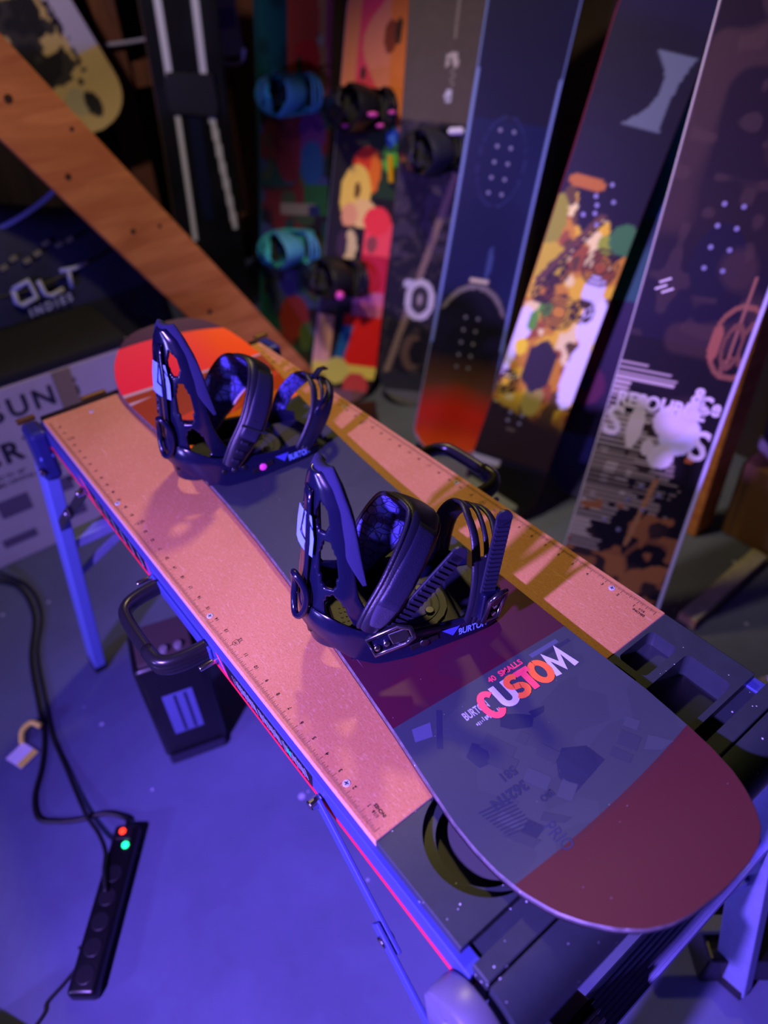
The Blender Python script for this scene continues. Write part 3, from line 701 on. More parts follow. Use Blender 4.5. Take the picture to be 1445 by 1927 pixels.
    sm = pd.modifiers.new('smooth', 'SUBSURF'); sm.levels = 1; sm.render_levels = 1
    if not simple:
        # spine rib, lean adjuster loop, emblem, mould number
        bm = nb(); ribbon(bm, [hb(0, v, -.004) for v in np.linspace(.1, .92, 14)], (0, 1, 0), [.018 + .010 * math.exp(-((i - 9) / 2.5) ** 2) for i in range(14)], .006); obj('highback_spine', bm, k['shell'], root, smooth=True)
        bm = nb(); loop = [hb(.20 * math.cos(t), .35 + .13 * math.sin(t), -.010 - .007 * math.sin(t) ** 2) for t in np.linspace(0, 2 * math.pi, 28)[:-1]]
        tube(bm, loop, .0042, 8, closed=True); obj('lean_adjuster', bm, k['shell'], root, smooth=True)
        def on_back(nm, poly, off, mt):
            bm = nb(); bm.faces.new([bm.verts.new((u, v, 0)) for u, v in poly]); bmesh.ops.triangulate(bm, faces=bm.faces)
            for _ in range(2): bmesh.ops.subdivide_edges(bm, edges=bm.edges, cuts=1)
            for v in bm.verts: v.co = hb(v.co.x, v.co.y, off)
            return obj(nm, bm, mt, root)
        on_back('emblem', [(-.34, .62), (.30, .60), (.34, .70), (.30, .81), (-.26, .82), (-.34, .74)], -.0090, m_logo)
        for poly in ([(.02, .82), (.06, .82), (-.06, .69), (-.10, .69)], [(-.10, .69), (.16, .66), (.16, .675), (-.10, .70)], [(.12, .66), (.18, .66), (.24, .73), (.20, .735)], [(.16, .79), (.33, .74), (.33, .75), (.20, .80)]): on_back('emblem_line', poly, -.0095, m_dark)
        t = text_bm('227321', .010, .0002)
        for v in t.verts: v.co = hb(.16 + v.co.y * 12, .26 - v.co.x * 3.4, -.0045)
        obj('mould_number', t, M('mould_ink', (100, 110, 170), .4), root)
    # --- ankle strap: padded arch from rail to rail
    if simple: cl = [(-.058, .066, .048), (-.050, .068, .075), (-.034, .062, .110), (-.010, .044, .146), (.008, .020, .164), (.012, -.006, .168), (.002, -.034, .155), (-.020, -.056, .122), (-.042, -.066, .085), (-.055, -.067, .045)]
    elif near: cl = [(-.073, .076, .086), (-.060, .075, .104), (-.036, .066, .130), (-.008, .044, .154), (.012, .018, .167), (.016, -.008, .168), (.010, -.036, .154), (-.008, -.058, .118), (-.030, -.067, .078), (-.046, -.067, .042)]
    else: cl = [(-.054, .070, .050), (-.034, .071, .078), (-.006, .066, .112), (.018, .046, .146), (.030, .020, .164), (.030, -.008, .166), (.018, -.038, .152), (-.008, -.062, .116), (-.034, -.068, .076), (-.050, -.067, .042)]
    n = 5; sp_ = spline([P(a, b, z + z0 - .012) for a, b, z in cl], n); N = len(sp_)
    wd = [np.interp(i / (N - 1), [0, .12, .3, .5, .7, .85, 1], [.026, .036, .074, .092, .086, .050, .026] if simple else [.026, .040, .050, .056, .064, .056, .026]) for i in range(N)]
    WV = V((-.80, 0, .60)); WA = V((-.62, -.12, .78)); WB = V((-.80, .55, .22)); wv = [WV if simple else WA.lerp(WB, min(1, max(0, (i / (N - 1) - .45) / .25))) for i in range(N)]
    bm = nb(); ribbon(bm, sp_, wv, wd, .011, 1, nw=8, bulge=.003)
    an = obj('ankle_strap', bm, [k['strap'], k['lining']], root, smooth=True, auto=60)
    if not simple:
        fr_, T_ = frames(sp_)
        for s in (-1, 1):
            e = []
            for i in range(N):
                w = V(wv[i]); w = (w - T_[i] * w.dot(T_[i])).normalized(); e.append(fr_[i] + w * s * (wd[i] / 2))
            bm = nb(); tube(bm, e, .0032 if near else .0026, 6); obj('strap_piping', bm, k['strap'] if near or s > 0 else m_pip, an, smooth=True)
        bm = nb(); ribbon(bm, [p + V((0, 0, 0)) + (T_[i + 7].cross(WV).normalized() * .010) for i, p in enumerate(sp_[7:20])], WV, .032, .003); obj('strap_overlay', bm, m_strap2, an, smooth=True)
    # --- toe strap with open slots
    tl = [(.060, .062, .030), (.066, .066, .062), (.074, .060, .102), (.082, .040, .136), (.086, .012, .150), (.086, -.014, .150), (.080, -.040, .134), (.070, -.060, .096), (.062, -.062, .030)]
    if not near and not simple: tl = [(.062, .060, .025), (.080, .064, .050), (.105, .056, .082), (.122, .036, .106), (.128, .010, .116), (.126, -.016, .114), (.114, -.042, .100), (.088, -.060, .066), (.066, -.060, .026)]
    tp = spline([P(a, b, z + z0 - .012) for a, b, z in tl], 5); N2 = len(tp)
    tw = V((-.86, 0, .50)); bm = nb(); w_out = [np.interp(i / (N2 - 1), [0, .2, .5, .8, 1], [.018, .030, .050, .030, .018]) for i in range(N2)]
    fr2, T2 = frames(tp)
    for s in (-1, 0, 1):
        e = []
        for i in range(N2):
            w = (tw - T2[i] * tw.dot(T2[i])).normalized(); e.append(fr2[i] + w * s * w_out[i] * .38)
        ribbon(bm, e, tw, [.0115 if s else .007] * N2, .005, 1, nw=4)
    ribbon(bm, tp[3:14], tw, [w * .95 for w in w_out[3:14]], .007, 1, nw=4); ribbon(bm, tp[-12:-3], tw, [w * .95 for w in w_out[-12:-3]], .007, 1, nw=4)
    ts = obj('toe_strap', bm, [k['strap'], k['lining'] if not near else k['strap']], root, smooth=True, auto=60)
    if simple: return root
    # --- ladders and ratchet buckles
    def ladder(A, B, wdir, w, nteeth, nm):
        A = V(A); B = V(B); d = (B - A); L_ = d.length; d.normalize(); wv_ = V(wdir); wv_ = (wv_ - d * wv_.dot(d)).normalized(); nn = d.cross(wv_).normalized()
        if nn.y > 0: nn = -nn
        bm = nb(); bar(bm, A, B, w, .0035, up=nn, bev=.001); cyl(bm, B - nn * .00175, B + nn * .00175, w / 2, 16)
        lo = obj(nm, bm, k['matte'], root)
        bm = nb()
        for i in range(nteeth):
            c = A + d * (L_ * (.06 + .88 * i / nteeth)) + nn * .0026; bar(bm, c - wv_ * w * .40, c + wv_ * w * .40, .0030, .0036, up=nn)
        obj('ladder_teeth', bm, k['matte'], lo)
        return lo
    def buckle(c, d, up, nm='ratchet_buckle'):
        c = V(c); d = V(d).normalized(); u = V(up); u = (u - d * u.dot(d)).normalized(); s = d.cross(u)
        bm = nb(); bar(bm, c - d * .024, c + d * .018, .026, .010, up=u, bev=.003); bk = obj(nm, bm, k['shell'], root)
        bm = nb(); tube(bm, [c - d * .022 + s * .011 + u * .007, c + d * .016 + s * .012 + u * .012, c + d * .028 + s * .006 + u * .017, c + d * .028 - s * .006 + u * .017, c + d * .016 - s * .012 + u * .012, c - d * .022 - s * .011 + u * .007], .0032, 8, closed=True); obj('buckle_lever', bm, m_chr, bk, smooth=True)
        bm = nb(); bar(bm, c + d * .002 + u * .009, c + d * .024 + u * .014, .015, .003, up=u, bev=.001); obj('buckle_plate', bm, m_chr, bk)
        for q in (-.016, -.004): 
            bm = nb(); cyl(bm, c + d * q + u * .004 + s * .004, c + d * q + u * .009 + s * .004, .0038, 12, bev=.001); obj('buckle_rivet', bm, m_steel, bk, smooth=True)
    NB_ = P(0, 1, 0)
    if near:
        ladder(P(-.045, .077, .080), P(.034, .074, .166), NB_.cross(V((.7, 0, .7))), .020, 14, 'ankle_ladder')
        buckle(P(-.052, .080, .070), V((.75, 0, .25)), P(.0, 1, .45))
        ladder(P(.072, .072, .092), P(.092, .060, .190), V((1, 0, -.1)), .019, 15, 'toe_ladder')
        buckle(P(.074, .074, .078), V((.1, 0, 1)), P(.35, 1, .1))
        # stitched patch on the strap
        bm = nb(); i0 = 6; ribbon(bm, [p + T_[i + 3].cross(WV).normalized() * .0095 for i, p in enumerate(sp_[3:13])], WV, [.016, .022, .026, .029, .031, .032, .032, .031, .027, .018], .0035); obj('woven_patch', bm, M('woven_patch', (52, 50, 78), .9, bump=(1200, .6)), an, smooth=True)
    else:
        # strap folded over: row of adjustment slots on the near end, toe hardware on the tip
        bm = nb()
        for i in range(5):
            c = sp_[2 + i * 2] + V((0, -.009, .003)); bar(bm, c - V((.005, 0, -.004)), c + V((.005, 0, -.004)), .006, .004, up=(0, -1, 0), bev=.001)
        obj('adjuster_slots', bm, k['matte'], an)
        bm = nb(); bar(bm, sp_[9] + V((-.016, -.012, .014)), sp_[9] + V((.020, -.012, -.014)), .0025, .0025); obj('adjuster_wire', bm, m_chr, an)
        bm = nb(); ribbon(bm, [P(.10, .058, .085), P(.122, .046, .100), P(.140, .020, .096), P(.146, -.004, .090)], V((0, 0, 1)), .020, .006); obj('toe_buckle', bm, k['shell'], root, smooth=True)
        bm = nb(); ribbon(bm, [P(.118, .010, .124), P(.136, -.002, .130), P(.150, -.012, .124)], V((0, 1, 0)), .012, .004); obj('toe_lever', bm, k['shell'], root)
    # --- rail details on the near side
    def side(a, z, o=0.0): 
        b = np.interp(a, [-.09, -.06, -.02, .03, .075, .098], [.061, .066, .066, .064, .060, .050]); return P(a, b + .0034 + o, z + z0)
    bm = nb(); f = bm.faces.new([bm.verts.new(side(a, z, .0006)) for a, z in ((.018, .026), (.042, .026), (.033, .012))]); obj('logo_triangle', bm, M('logo_triangle', (70, 80, 190), .4), root)
    t = text_bm('BURTON', .0155, .0005, 0, 'LEFT')
    for v in t.verts: v.co = side(.040 + v.co.x * .62, .010 + v.co.y, .0008)
    obj('rail_lettering', t, m_logo, root)
    for a, z in ((-.066, .028), (-.050, .026), (-.034, .025)):
        bm = nb(); cyl(bm, side(a, z, -.002), side(a, z, .0012), .0045, 14, bev=.0008); obj('rail_bolt', bm, m_chr if a == -.050 else m_dark, root, smooth=True)
    bm = nb(); bar(bm, side(-.022, .012, .0005), side(.014, .019, .0005), .009, .002, up=(0, -1, 0), bev=.001); sl = obj('adjust_slot', bm, m_dark, root)
    bm = nb(); cyl(bm, side(-.004, .0155, 0), side(-.004, .0155, .0024), .0062, 18, bev=.001); obj('slot_bolt', bm, M('slot_bolt_pink', (255, 90, 190), .4) if not near else m_chr, root, smooth=True)
    return root
m_strap2 = M('strap_overlay', (34, 36, 62), .4, bump=(700, .3))
def to_local(wx, wy):
    d = V((wx, wy)) - BC; ca, sa = math.cos(BANG), math.sin(BANG)
    return (d.x * ca + d.y * sa, -d.x * sa + d.y * ca, 0)
b_near = binding(sb, to_local(.197, -.201), math.atan2(-.93, -.36) - BANG, True)
b_far = binding(sb, to_local(.640, -.225), math.atan2(-.98, -.18) - BANG, False)
b_near['label'] = 'black glossy binding with ratchet straps nearest the lettering'; b_far['label'] = 'black binding with padded ankle strap nearest the red tip'
# ------------------------------------------------------------------ leaning snowboards along the right-hand wall
def L3(c): return np.array(lin(c)[:3])
def vnoise(x, y, s, seed=0):
    r = np.random.RandomState(seed); G = r.rand(64, 64); X = x * s + 31.3; Y = y * s + 17.7
    xi = np.floor(X).astype(int); yi = np.floor(Y).astype(int); fx = X - xi; fy = Y - yi; fx = fx * fx * (3 - 2 * fx); fy = fy * fy * (3 - 2 * fy)
    g = lambda i, j: G[i % 64, j % 64]
    return (g(xi, yi) * (1 - fx) + g(xi + 1, yi) * fx) * (1 - fy) + (g(xi, yi + 1) * (1 - fx) + g(xi + 1, yi + 1) * fx) * fy
class Paint:
    def __init__(s, t, u): s.t = t; s.u = u; s.c = np.zeros(t.shape + (3,))
    def fill(s, col): s.c[:] = L3(col)
    def put(s, mask, col, a=1.0): 
        m = np.clip(mask.astype(float) * a, 0, 1)[..., None]; s.c = s.c * (1 - m) + L3(col) * m
    def disc(s, t0, u0, r, col, ry=None, a=1.0): s.put(((s.t - t0) / r) ** 2 + ((s.u - u0) / (ry or r)) ** 2 < 1, col, a)
    def ring(s, t0, u0, r, w, col, ry=None):
        d = np.sqrt(((s.t - t0)) ** 2 + ((s.u - u0) * (r / (ry or r))) ** 2); s.put(abs(d - r) < w, col)
    def rect(s, t0, t1, u0, u1, col, sk=0.0, a=1.0):
        tt = s.t - sk * (s.u - u0); s.put((tt > t0) & (tt < t1) & (s.u > u0) & (s.u < u1), col, a)
    def noise(s, sc, lo, hi, col, seed, ar=1.0, a=1.0): s.put(np.clip((vnoise(s.t, s.u * ar, sc, seed) - lo) / (hi - lo), 0, 1), col, a)
    def grad(s, u0, u1, col): s.put(np.clip((s.u - u0) / (u1 - u0), 0, 1), col)
def lean_matrix(Pb, P1, face):
    Pb = V(Pb); u = (V(P1) - Pb).normalized(); n = V((face[0], face[1], 0)); n = (n - u * n.dot(u)).normalized(); x = (-n).cross(u)
    m = Matrix((x, -n, u)).transposed().to_4x4(); m.translation = Pb; return m
def bg_board(name, label, mat4, L, hw, painter, edge, tipl=.17, rough=.45, nt=44, du=.006, coat=.0, group='snowboards leaning in a row along the wall'):
    nu = int(L / du); us = np.linspace(0, L, nu + 1)
    d = np.maximum(np.maximum(tipl - us, us - (L - tipl)), 0) / tipl
    w = (hw + .012 * (np.abs(us / L - .5) * 2) ** 2) * np.sqrt(np.clip(1 - d ** 2.6, .0004, 1)); bend = -.035 * d ** 2
    tt = np.linspace(-1, 1, nt + 1); T = w[:, None] * tt[None, :]; U = np.repeat(us[:, None], nt + 1, 1)
    p = Paint(T, U); p.w = np.repeat(w[:, None], nt + 1, 1); painter(p)
    n1 = (nu + 1) * (nt + 1); Y = np.repeat(bend[:, None], nt + 1, 1)
    co = np.stack([T, Y, U], -1).reshape(-1, 3)
    def gridf(o=0):
        i = np.arange(nu)[:, None] * (nt + 1) + np.arange(nt)[None, :]; return np.stack([i, i + 1, i + nt + 2, i + nt + 1], -1).reshape(-1, 4) + o
    root = thing(name, label, 'snowboard', group=group); root.matrix_world = mat4
    me = bpy.data.meshes.new('topsheet'); me.from_pydata(co.tolist(), [], gridf().tolist())
    ca = me.color_attributes.new('print', 'FLOAT_COLOR', 'POINT'); rgba = np.concatenate([p.c.reshape(-1, 3), np.ones((n1, 1))], 1); ca.data.foreach_set('color', rgba.astype(np.float32).ravel())
    dk = link('topsheet', me, painted('printed_%d' % int(rough * 100) + ('c' if coat else ''), rough, coat), root, smooth=True)
    me = bpy.data.meshes.new('base'); co2 = co.copy(); co2[:, 1] += .009; me.from_pydata(co2.tolist(), [], gridf()[:, ::-1].tolist()); link('base', me, M('board_base', (20, 20, 24), .3), root, smooth=True)
    vs = []; fs = []
    for s in (-1, 1):
        o = len(vs)
        for i in range(nu + 1):
            x = s * w[i]; vs += [(x, bend[i], us[i]), (x + s * .0016, bend[i] + .0025, us[i]), (x + s * .0016, bend[i] + .0075, us[i]), (x, bend[i] + .009, us[i])]
        for i in range(nu):
            for k in range(3): q = (o + i * 4 + k, o + i * 4 + k + 1, o + i * 4 + k + 5, o + i * 4 + k + 4); fs.append(q if s > 0 else q[::-1])
    me = bpy.data.meshes.new('edge'); me.from_pydata(vs, [], fs); link('edge', me, edge, root, smooth=True)
    return root, dk
m_ins = M('insert_steel', (140, 142, 160), .35, metal=.3)
INS = None
def inserts(root, pts, r=.0042):
    global INS
    for (t, u) in pts:
        if INS is None:
            bm = nb(); cyl(bm, (0, -.0012, 0), (0, .002, 0), r, 12); INS = obj('insert', bm, m_ins, root, loc=(t, 0, u))
        else:
            c = INS.copy(); C.objects.link(c); c.name = 'insert'; c.parent = root; c.location = (t, 0, u)
F0 = 0.0
# --- A: black board with white stripes
def pA(p):
    p.fill((16, 16, 20)); p.noise(9, .4, .8, (26, 26, 34), 3)
    for t0 in (-.092, .050): p.rect(t0, t0 + .026, 1.0, 1.45, (240, 240, 250), .0)
    p.rect(-.078, -.054, .36, .90, (240, 240, 250), .0); p.rect(.110, .134, .40, .93, (240, 240, 250), -.10)
    p.rect(-.02, .03, .45, .88, (24, 30, 66))
A, _ = bg_board('snowboard', 'black snowboard with long white stripes standing at the far left', lean_matrix((2.90, -1.2, 0), (2.936, -1.278, .997), (-.91, .41)), 1.52, .145, pA, M('edge_tan', (150, 112, 92), .5))
bm = nb(); prism(bm, [(-.09, .88), (.095, .86), (.11, .90), (.10, 1.02), (-.085, 1.03), (-.10, .98)], 'y', -.014, 0, bev=.003); obj('mounting_plate', bm, M('plate_black', (30, 30, 38), .5), A)
inserts(A, [(-.058, .945), (-.052, .958), (.066, .95), (.074, .965), (.068, .975)], .0055)
# --- B: green and red leaf board with turquoise bindings
def pB(p):
    p.fill((30, 22, 24)); p.noise(11, .45, .6, (110, 34, 30), 5); p.noise(14, .55, .65, (60, 80, 50), 9); p.noise(17, .6, .7, (60, 70, 120), 12)
    p.rect(-.20, -.02, 1.03, 1.6, (14, 92, 84)); p.noise(20, .6, .8, (20, 66, 60), 4)
    up = p.u > 1.02
    p.put(up & (p.t > -.02), (206, 84, 44)); p.put(up & (p.t > .02) & (vnoise(p.t, p.u, 16, 3) > .55), (90, 84, 70)); p.put(up & (p.t > .09), (200, 150, 80)); p.put(up & (p.t > .12), (170, 80, 90))
    p.disc(.05, 1.13, .05, (226, 60, 34), .07); p.disc(.02, 1.10, .012, (60, 90, 40), .05); p.disc(.10, 1.2, .015, (190, 180, 130))
    p.disc(.07, .90, .05, (96, 40, 110), .08); p.disc(.07, .79, .045, (30, 80, 130), .08); p.disc(-.02, .84, .05, (110, 26, 40), .12); p.rect(.04, .15, .60, .72, (36, 96, 44))
    p.rect(-.05, .08, .60, .645, (150, 140, 130), a=.9); p.rect(.06, .10, .60, .64, (30, 40, 90)); p.disc(.0, .2, .06, (130, 40, 34), .09); p.disc(.05, .12, .03, (70, 90, 50), .06); p.rect(-.2, -.125, 0, 1.6, (14, 74, 76))
B_, _ = bg_board('snowboard', 'green and red leaf-print snowboard with turquoise bindings', lean_matrix((2.22, -1.2, 0), (2.37, -1.45, 1.115), (-.86, .51)), 1.50, .135, pB, M('edge_teal', (20, 100, 96), .4))
mt1 = M('turquoise_plastic', (70, 205, 222), .4); mt2 = M('turquoise_pad', (90, 180, 235), .6)
KT = dict(shell=mt1, pad=mt1, strap=mt2, lining=M('dark_liner', (28, 40, 50), .7), matte=M('dark_liner', (28, 40, 50), .7))
def mount(root, t, u, toe, kit):
    """binding bolted to a standing board: its z is the board normal, its heel-toe axis runs across"""
    b = binding(root, (0, 0, 0), 0, True, kit, True, .002)
    m = Matrix((V((toe, 0, .12)).normalized(), V((0, 0, 0)), V((0, -1, 0)))).to_3x3()
    xa = V((toe, 0, .12)).normalized(); za = V((0, -1, 0)); ya = za.cross(xa); mm = Matrix((xa, ya, za)).transposed().to_4x4(); mm.translation = V((t, -.001, u))
    b.matrix_local = mm; return b
mount(B_, -.005, 1.02, 1, KT); mount(B_, -.01, .48, 1, KT)
# --- C: bright cartoon-coloured board
def pC(p):
    p.fill((20, 16, 20))
    up = p.u > .98
    p.put(up, (255, 150, 110)); p.put(up & (p.t < -.01 + .05 * np.sin(p.u * 14)), (255, 70, 100)); p.put(up & (p.t < -.075), (255, 150, 90)); p.put(up & (p.t > .035 + .1 * (1.2 - p.u)), (255, 140, 60))
    p.disc(.03, 1.26, .022, (150, 60, 40), .05); p.disc(-.05, 1.14, .008, (60, 20, 30), .02); p.disc(.055, 1.28, .012, (70, 40, 30), .04)
    p.rect(-.01, .13, .76, .98, (30, 60, 30)); p.disc(.0, .86, .05, (226, 60, 20), .06); p.disc(.03, .84, .02, (240, 120, 20), .07); p.disc(.08, .9, .03, (90, 190, 60), .05); p.disc(.075, .97, .02, (60, 120, 200), .04)
    p.disc(-.03, .76, .055, (250, 214, 90), .10); p.disc(.005, .70, .05, (250, 210, 130), .05); p.disc(-.025, .775, .010, (110, 70, 20), .03); p.disc(-.045, .69, .03, (240, 170, 120), .04)
    p.rect(.02, .13, .25, .68, (255, 80, 90)); p.disc(.06, .68, .05, (255, 60, 70), .05); p.disc(.05, .60, .02, (150, 70, 70), .03); p.rect(.02, .13, .40, .56, (200, 30, 60)); p.disc(-.03, .58, .025, (220, 200, 140), .06); p.disc(-.06, .585, .02, (60, 40, 60), .05); p.rect(.0, .12, .34, .43, (190, 120, 160), a=.7)
    p.rect(-.02, .13, .14, .34, (220, 30, 20)); p.rect(-.06, -.02, .10, .30, (30, 90, 150), .2); p.rect(-.13, -.06, .10, .33, (200, 150, 120)); p.put((p.u < .15) & (p.u > .10), (220, 200, 90)); p.disc(-.03, .12, .05, (200, 190, 100), .05); p.disc(.05, .07, .05, (190, 60, 70), .05); p.put(p.u < .05, (110, 70, 110))
C_, _ = bg_board('snowboard', 'bright orange, pink and yellow patterned snowboard with black bindings', lean_matrix((1.83, -1.17, 0), (1.988, -1.557, 1.133), (-.8, .6)), 1.46, .118, pC, M('edge_pale', (150, 150, 190), .35))
KB = dict(shell=M('bg_black', (20, 20, 28), .3), pad=M('bg_black_pad', (26, 26, 36), .7), strap=M('bg_black_strap', (24, 24, 34), .5), lining=M('bg_black_pad', (26, 26, 36), .7), matte=M('bg_black_pad', (26, 26, 36), .7))
cb = mount(C_, -.03, 1.03, 1, KB); cb2 = mount(C_, -.055, .47, 1, KB)
m_pk = M('pink_plastic', (236, 84, 190), .4)
for (q, r) in (((.02, .03, .172), .016), ((-.075, .052, .05), .018), ((.05, .055, .10), .014), ((.085, .02, .15), .012)):
    for bb_ in (cb,):
        bm = nb(); bmesh.ops.create_icosphere(bm, subdivisions=2, radius=r); bmesh.ops.scale(bm, vec=(1.2, .5, .8), verts=bm.verts); obj('pink_tab', bm, m_pk, bb_, loc=P(*q), smooth=True)
bm = nb(); bmesh.ops.create_icosphere(bm, subdivisions=2, radius=.016); obj('pink_tab', bm, m_pk, cb2, loc=P(.0, .05, .165), smooth=True)
# --- D: brown-topped board with dark bindings
def pD(p):
    p.fill((24, 22, 28)); p.put(p.u > .98, (92, 82, 72)); p.noise(6, .3, .8, (80, 72, 62), 8, a=.5); p.put(p.u < .98, (28, 26, 34)); p.put((p.u < .98) & (p.u > .55) & (vnoise(p.t, p.u, 40, 2) > .5), (56, 50, 62))
    p.rect(.018, .026, 1.215, 1.5, (150, 140, 125)); p.noise(60, .62, .7, (100, 90, 80), 6, a=.25)
    for i in range(10): p.disc(.022 + .016 * math.sin(i * 2.2), 1.16 + .012 * math.cos(i * 1.7), .006, (200, 190, 180), .01)
    for i in range(4): p.disc(.024 + .008 * (i % 2), 1.13 - i * .012, .006, (150, 140, 130), .004)
    p.disc(.022, 1.06, .011, (215, 215, 230), .02); p.disc(.022, 1.055, .005, (60, 56, 60), .006)
    p.put((p.u < .9) & (abs(p.t - .02 - .25 * (p.u - .6)) < .012), (130, 110, 96))
    p.disc(0, .40, .055, (196, 196, 190), .075); p.disc(0, .40, .034, (54, 50, 50), .052); p.disc(.0, .40, .008, (160, 150, 140), .02); p.disc(-.045, .455, .022, (190, 190, 196), .016); p.disc(-.01, .20, .04, (96, 76, 66), .07); p.disc(.01, .20, .03, (26, 24, 30), .05)
    p.put(p.u < .12, (40, 40, 52)); p.put(p.u < .05, (90, 90, 110))
D_, _ = bg_board('snowboard', 'brown-topped black snowboard with dark binding, beside the navy board', lean_matrix((1.640, -1.37, 0), (1.692, -1.558, .93), (-.76, .65)), 1.50, .122, pD, M('edge_dark', (60, 60, 80), .35))
KD = dict(shell=M('bg_navy', (28, 30, 46), .3), pad=M('bg_navy_pad', (34, 36, 54), .6), strap=M('bg_navy_strap', (36, 38, 60), .5), lining=M('bg_tan_lining', (120, 100, 96), .6), matte=M('bg_navy_pad', (34, 36, 54), .6))
db = mount(D_, .01, .90, 1, KD)
bm = nb(); bmesh.ops.create_cube(bm, size=1); bmesh.ops.scale(bm, vec=(.05, .02, .026), verts=bm.verts); bmesh.ops.bevel(bm, geom=bm.edges[:], offset=.005, segments=2, affect='EDGES'); obj('white_strap_tip', bm, M('offwhite', (220, 220, 230), .5), db, loc=P(.05, -.06, .12))
bm = nb(); bmesh.ops.create_cube(bm, size=1); bmesh.ops.scale(bm, vec=(.022, .012, .09), verts=bm.verts); bmesh.ops.bevel(bm, geom=bm.edges[:], offset=.004, segments=2, affect='EDGES')
tag(obj('yellow_strap', bm, M('yellow_web', (240, 190, 20), .6), None, loc=(1.865, -1.49, .80)), 'short yellow strap hanging between the patterned board and brown board', 'strap')
# --- E: big navy board
def pE(p):
    p.fill((30, 36, 74)); p.noise(5, .35, .75, (38, 44, 84), 11); p.put(p.u > 1.05, (34, 34, 54)); p.noise(3, .5, .8, (26, 30, 60), 2, a=.5)
    p.put((p.u < .62) & (((p.t) / .13) ** 2 + ((p.u - .40) / .20) ** 2 < 1), (22, 22, 30)); p.put((p.u < .36), (24, 22, 28)); p.put((np.abs(np.sqrt((p.t / .12) ** 2 + ((p.u - .40) / .185) ** 2) - 1) < .045) & (p.u > .50), (116, 112, 106))
    p.rect(-.03, .03, .595, .612, (196, 188, 150)); p.put(np.clip((.36 - p.u) / .12, 0, 1), (96, 62, 44)); p.put(np.clip((.27 - p.u - .25 * abs(p.t)) / .10, 0, 1), (206, 44, 26)); p.put(np.clip((.12 - p.u) / .1, 0, 1), (190, 70, 26))
    p.put(np.abs(p.t) > p.w - .0055, (120, 140, 196)); p.disc(.02, .66, .008, (60, 76, 120), .05); p.ring(-.004, .945, .068, .0015, (46, 54, 100), .12)  # pale blue edge strips imitate light caught along both edges
E_, _ = bg_board('snowboard', 'large navy snowboard with empty insert holes and a red bottom end', lean_matrix((1.288, -1.252, 0), (1.307, -1.444, .785), (-.7, .71)), 1.56, .118, pE, M('edge_blue', (110, 130, 190), .25, metal=.2), rough=.3, tipl=.09)
inserts(E_, [(-.004 + s * .020, .945 + (i - 2) * .042) for i in range(5) for s in (-1, 1)])
inserts(E_, [(s * .020, .40 + (i - 2) * .042) for i in range(5) for s in (-1, 1)])
# --- F: yellow flower board
def pF(p):
    p.fill((17, 17, 24)); p.noise(4, .4, .8, (22, 22, 32), 5)
    band = (p.u > .34 - .25 * p.t) & (p.u < .90 - .5 * p.t + .04 * np.sin(p.t * 60))
    p.put(band, (196, 140, 24)); q = vnoise(p.t, p.u, 22, 7); p.put(band & (q > .55), (226, 190, 30)); p.put(band & (q < .30), (150, 84, 24)); p.put(band & (vnoise(p.t, p.u, 34, 12) > .68), (236, 224, 140)); p.put(band & (vnoise(p.t, p.u, 28, 15) < .22), (90, 66, 20))
    p.put(np.clip((.42 - p.u) / .10, 0, 1) * (p.u > .20), (40, 26, 18))
    for (t0, u0, r, ry, c) in ((.085, .66, .035, .07, (226, 226, 244)), (.06, .74, .03, .04, (216, 216, 240)), (.09, .50, .032, .10, (226, 226, 232)), (-.095, .60, .03, .05, (226, 226, 236)), (-.11, .52, .02, .08, (220, 220, 236)), (-.05, .66, .02, .02, (96, 170, 40)), (-.07, .62, .014, .03, (90, 160, 40)), (.055, .86, .03, .025, (150, 170, 30)), (.09, .88, .04, .04, (60, 120, 60)), (-.08, .54, .018, .025, (240, 220, 20)), (.0, .40, .03, .05, (160, 150, 60)), (-.10, .88, .03, .07, (150, 150, 20)), (-.08, .78, .05, .05, (200, 180, 20))): p.disc(t0, u0, r, c, ry)
    for (t0, u0, r) in ((-.01, .66, .045), (.055, .80, .045), (-.07, .70, .03), (-.09, .43, .035), (.05, .68, .03), (-.05, .76, .03)):
        for k in (1, .72, .45): p.ring(t0, u0, r * k, .0035, (60, 40, 14))
    hexm = (np.abs(p.t + .012) < .042) & (np.abs(p.u - .50 + .6 * 0 * p.t) + np.abs(p.t + .012) * .9 < .082); p.put(hexm, (46, 40, 42))
    p.put((abs((p.t + .02) - .55 * (p.u - .86)) < .010) & (p.u > .72) & (p.u < .93), (96, 66, 40)); p.put((abs((p.t + .004) - .55 * (p.u - .86)) < .004) & (p.u > .72) & (p.u < .93), (26, 20, 16)); p.disc(-.05, .99, .05, (180, 110, 30), .018)
    y = (p.u - 1.22) / .085; p.put((np.abs(y) < 1) & (p.t > .045 - .055 * y * y + .015 * y) & (p.t < .078 + .012 * y + .012 * y * y), (92, 104, 112))
    p.rect(-.12, -.03, .165, .19, (190, 190, 210), a=.85); p.disc(-.07, .150, .016, (220, 110, 40), .010); p.put((p.u < .30) & (p.u > .29) & (abs(p.t + .03) < .012), (110, 100, 96))
F_, _ = bg_board('snowboard', 'dark snowboard with yellow and white flower print and burgundy edge', lean_matrix((.922, -1.118, 0), (.921, -1.460, .92), (-.56, .83)), 1.50, .110, pF, M('edge_burgundy', (150, 40, 66), .35), rough=.45)
inserts(F_, [(.012, 1.0), (-.018, .965), (.03, .962), (-.008, .945), (-.034, .915), (-.006, .925), (.008, .90)], .006)
inserts(F_, [(-.03 + s * .018, .36 + i * .026 - .04) for i in range(2) for s in (-1, 1)])
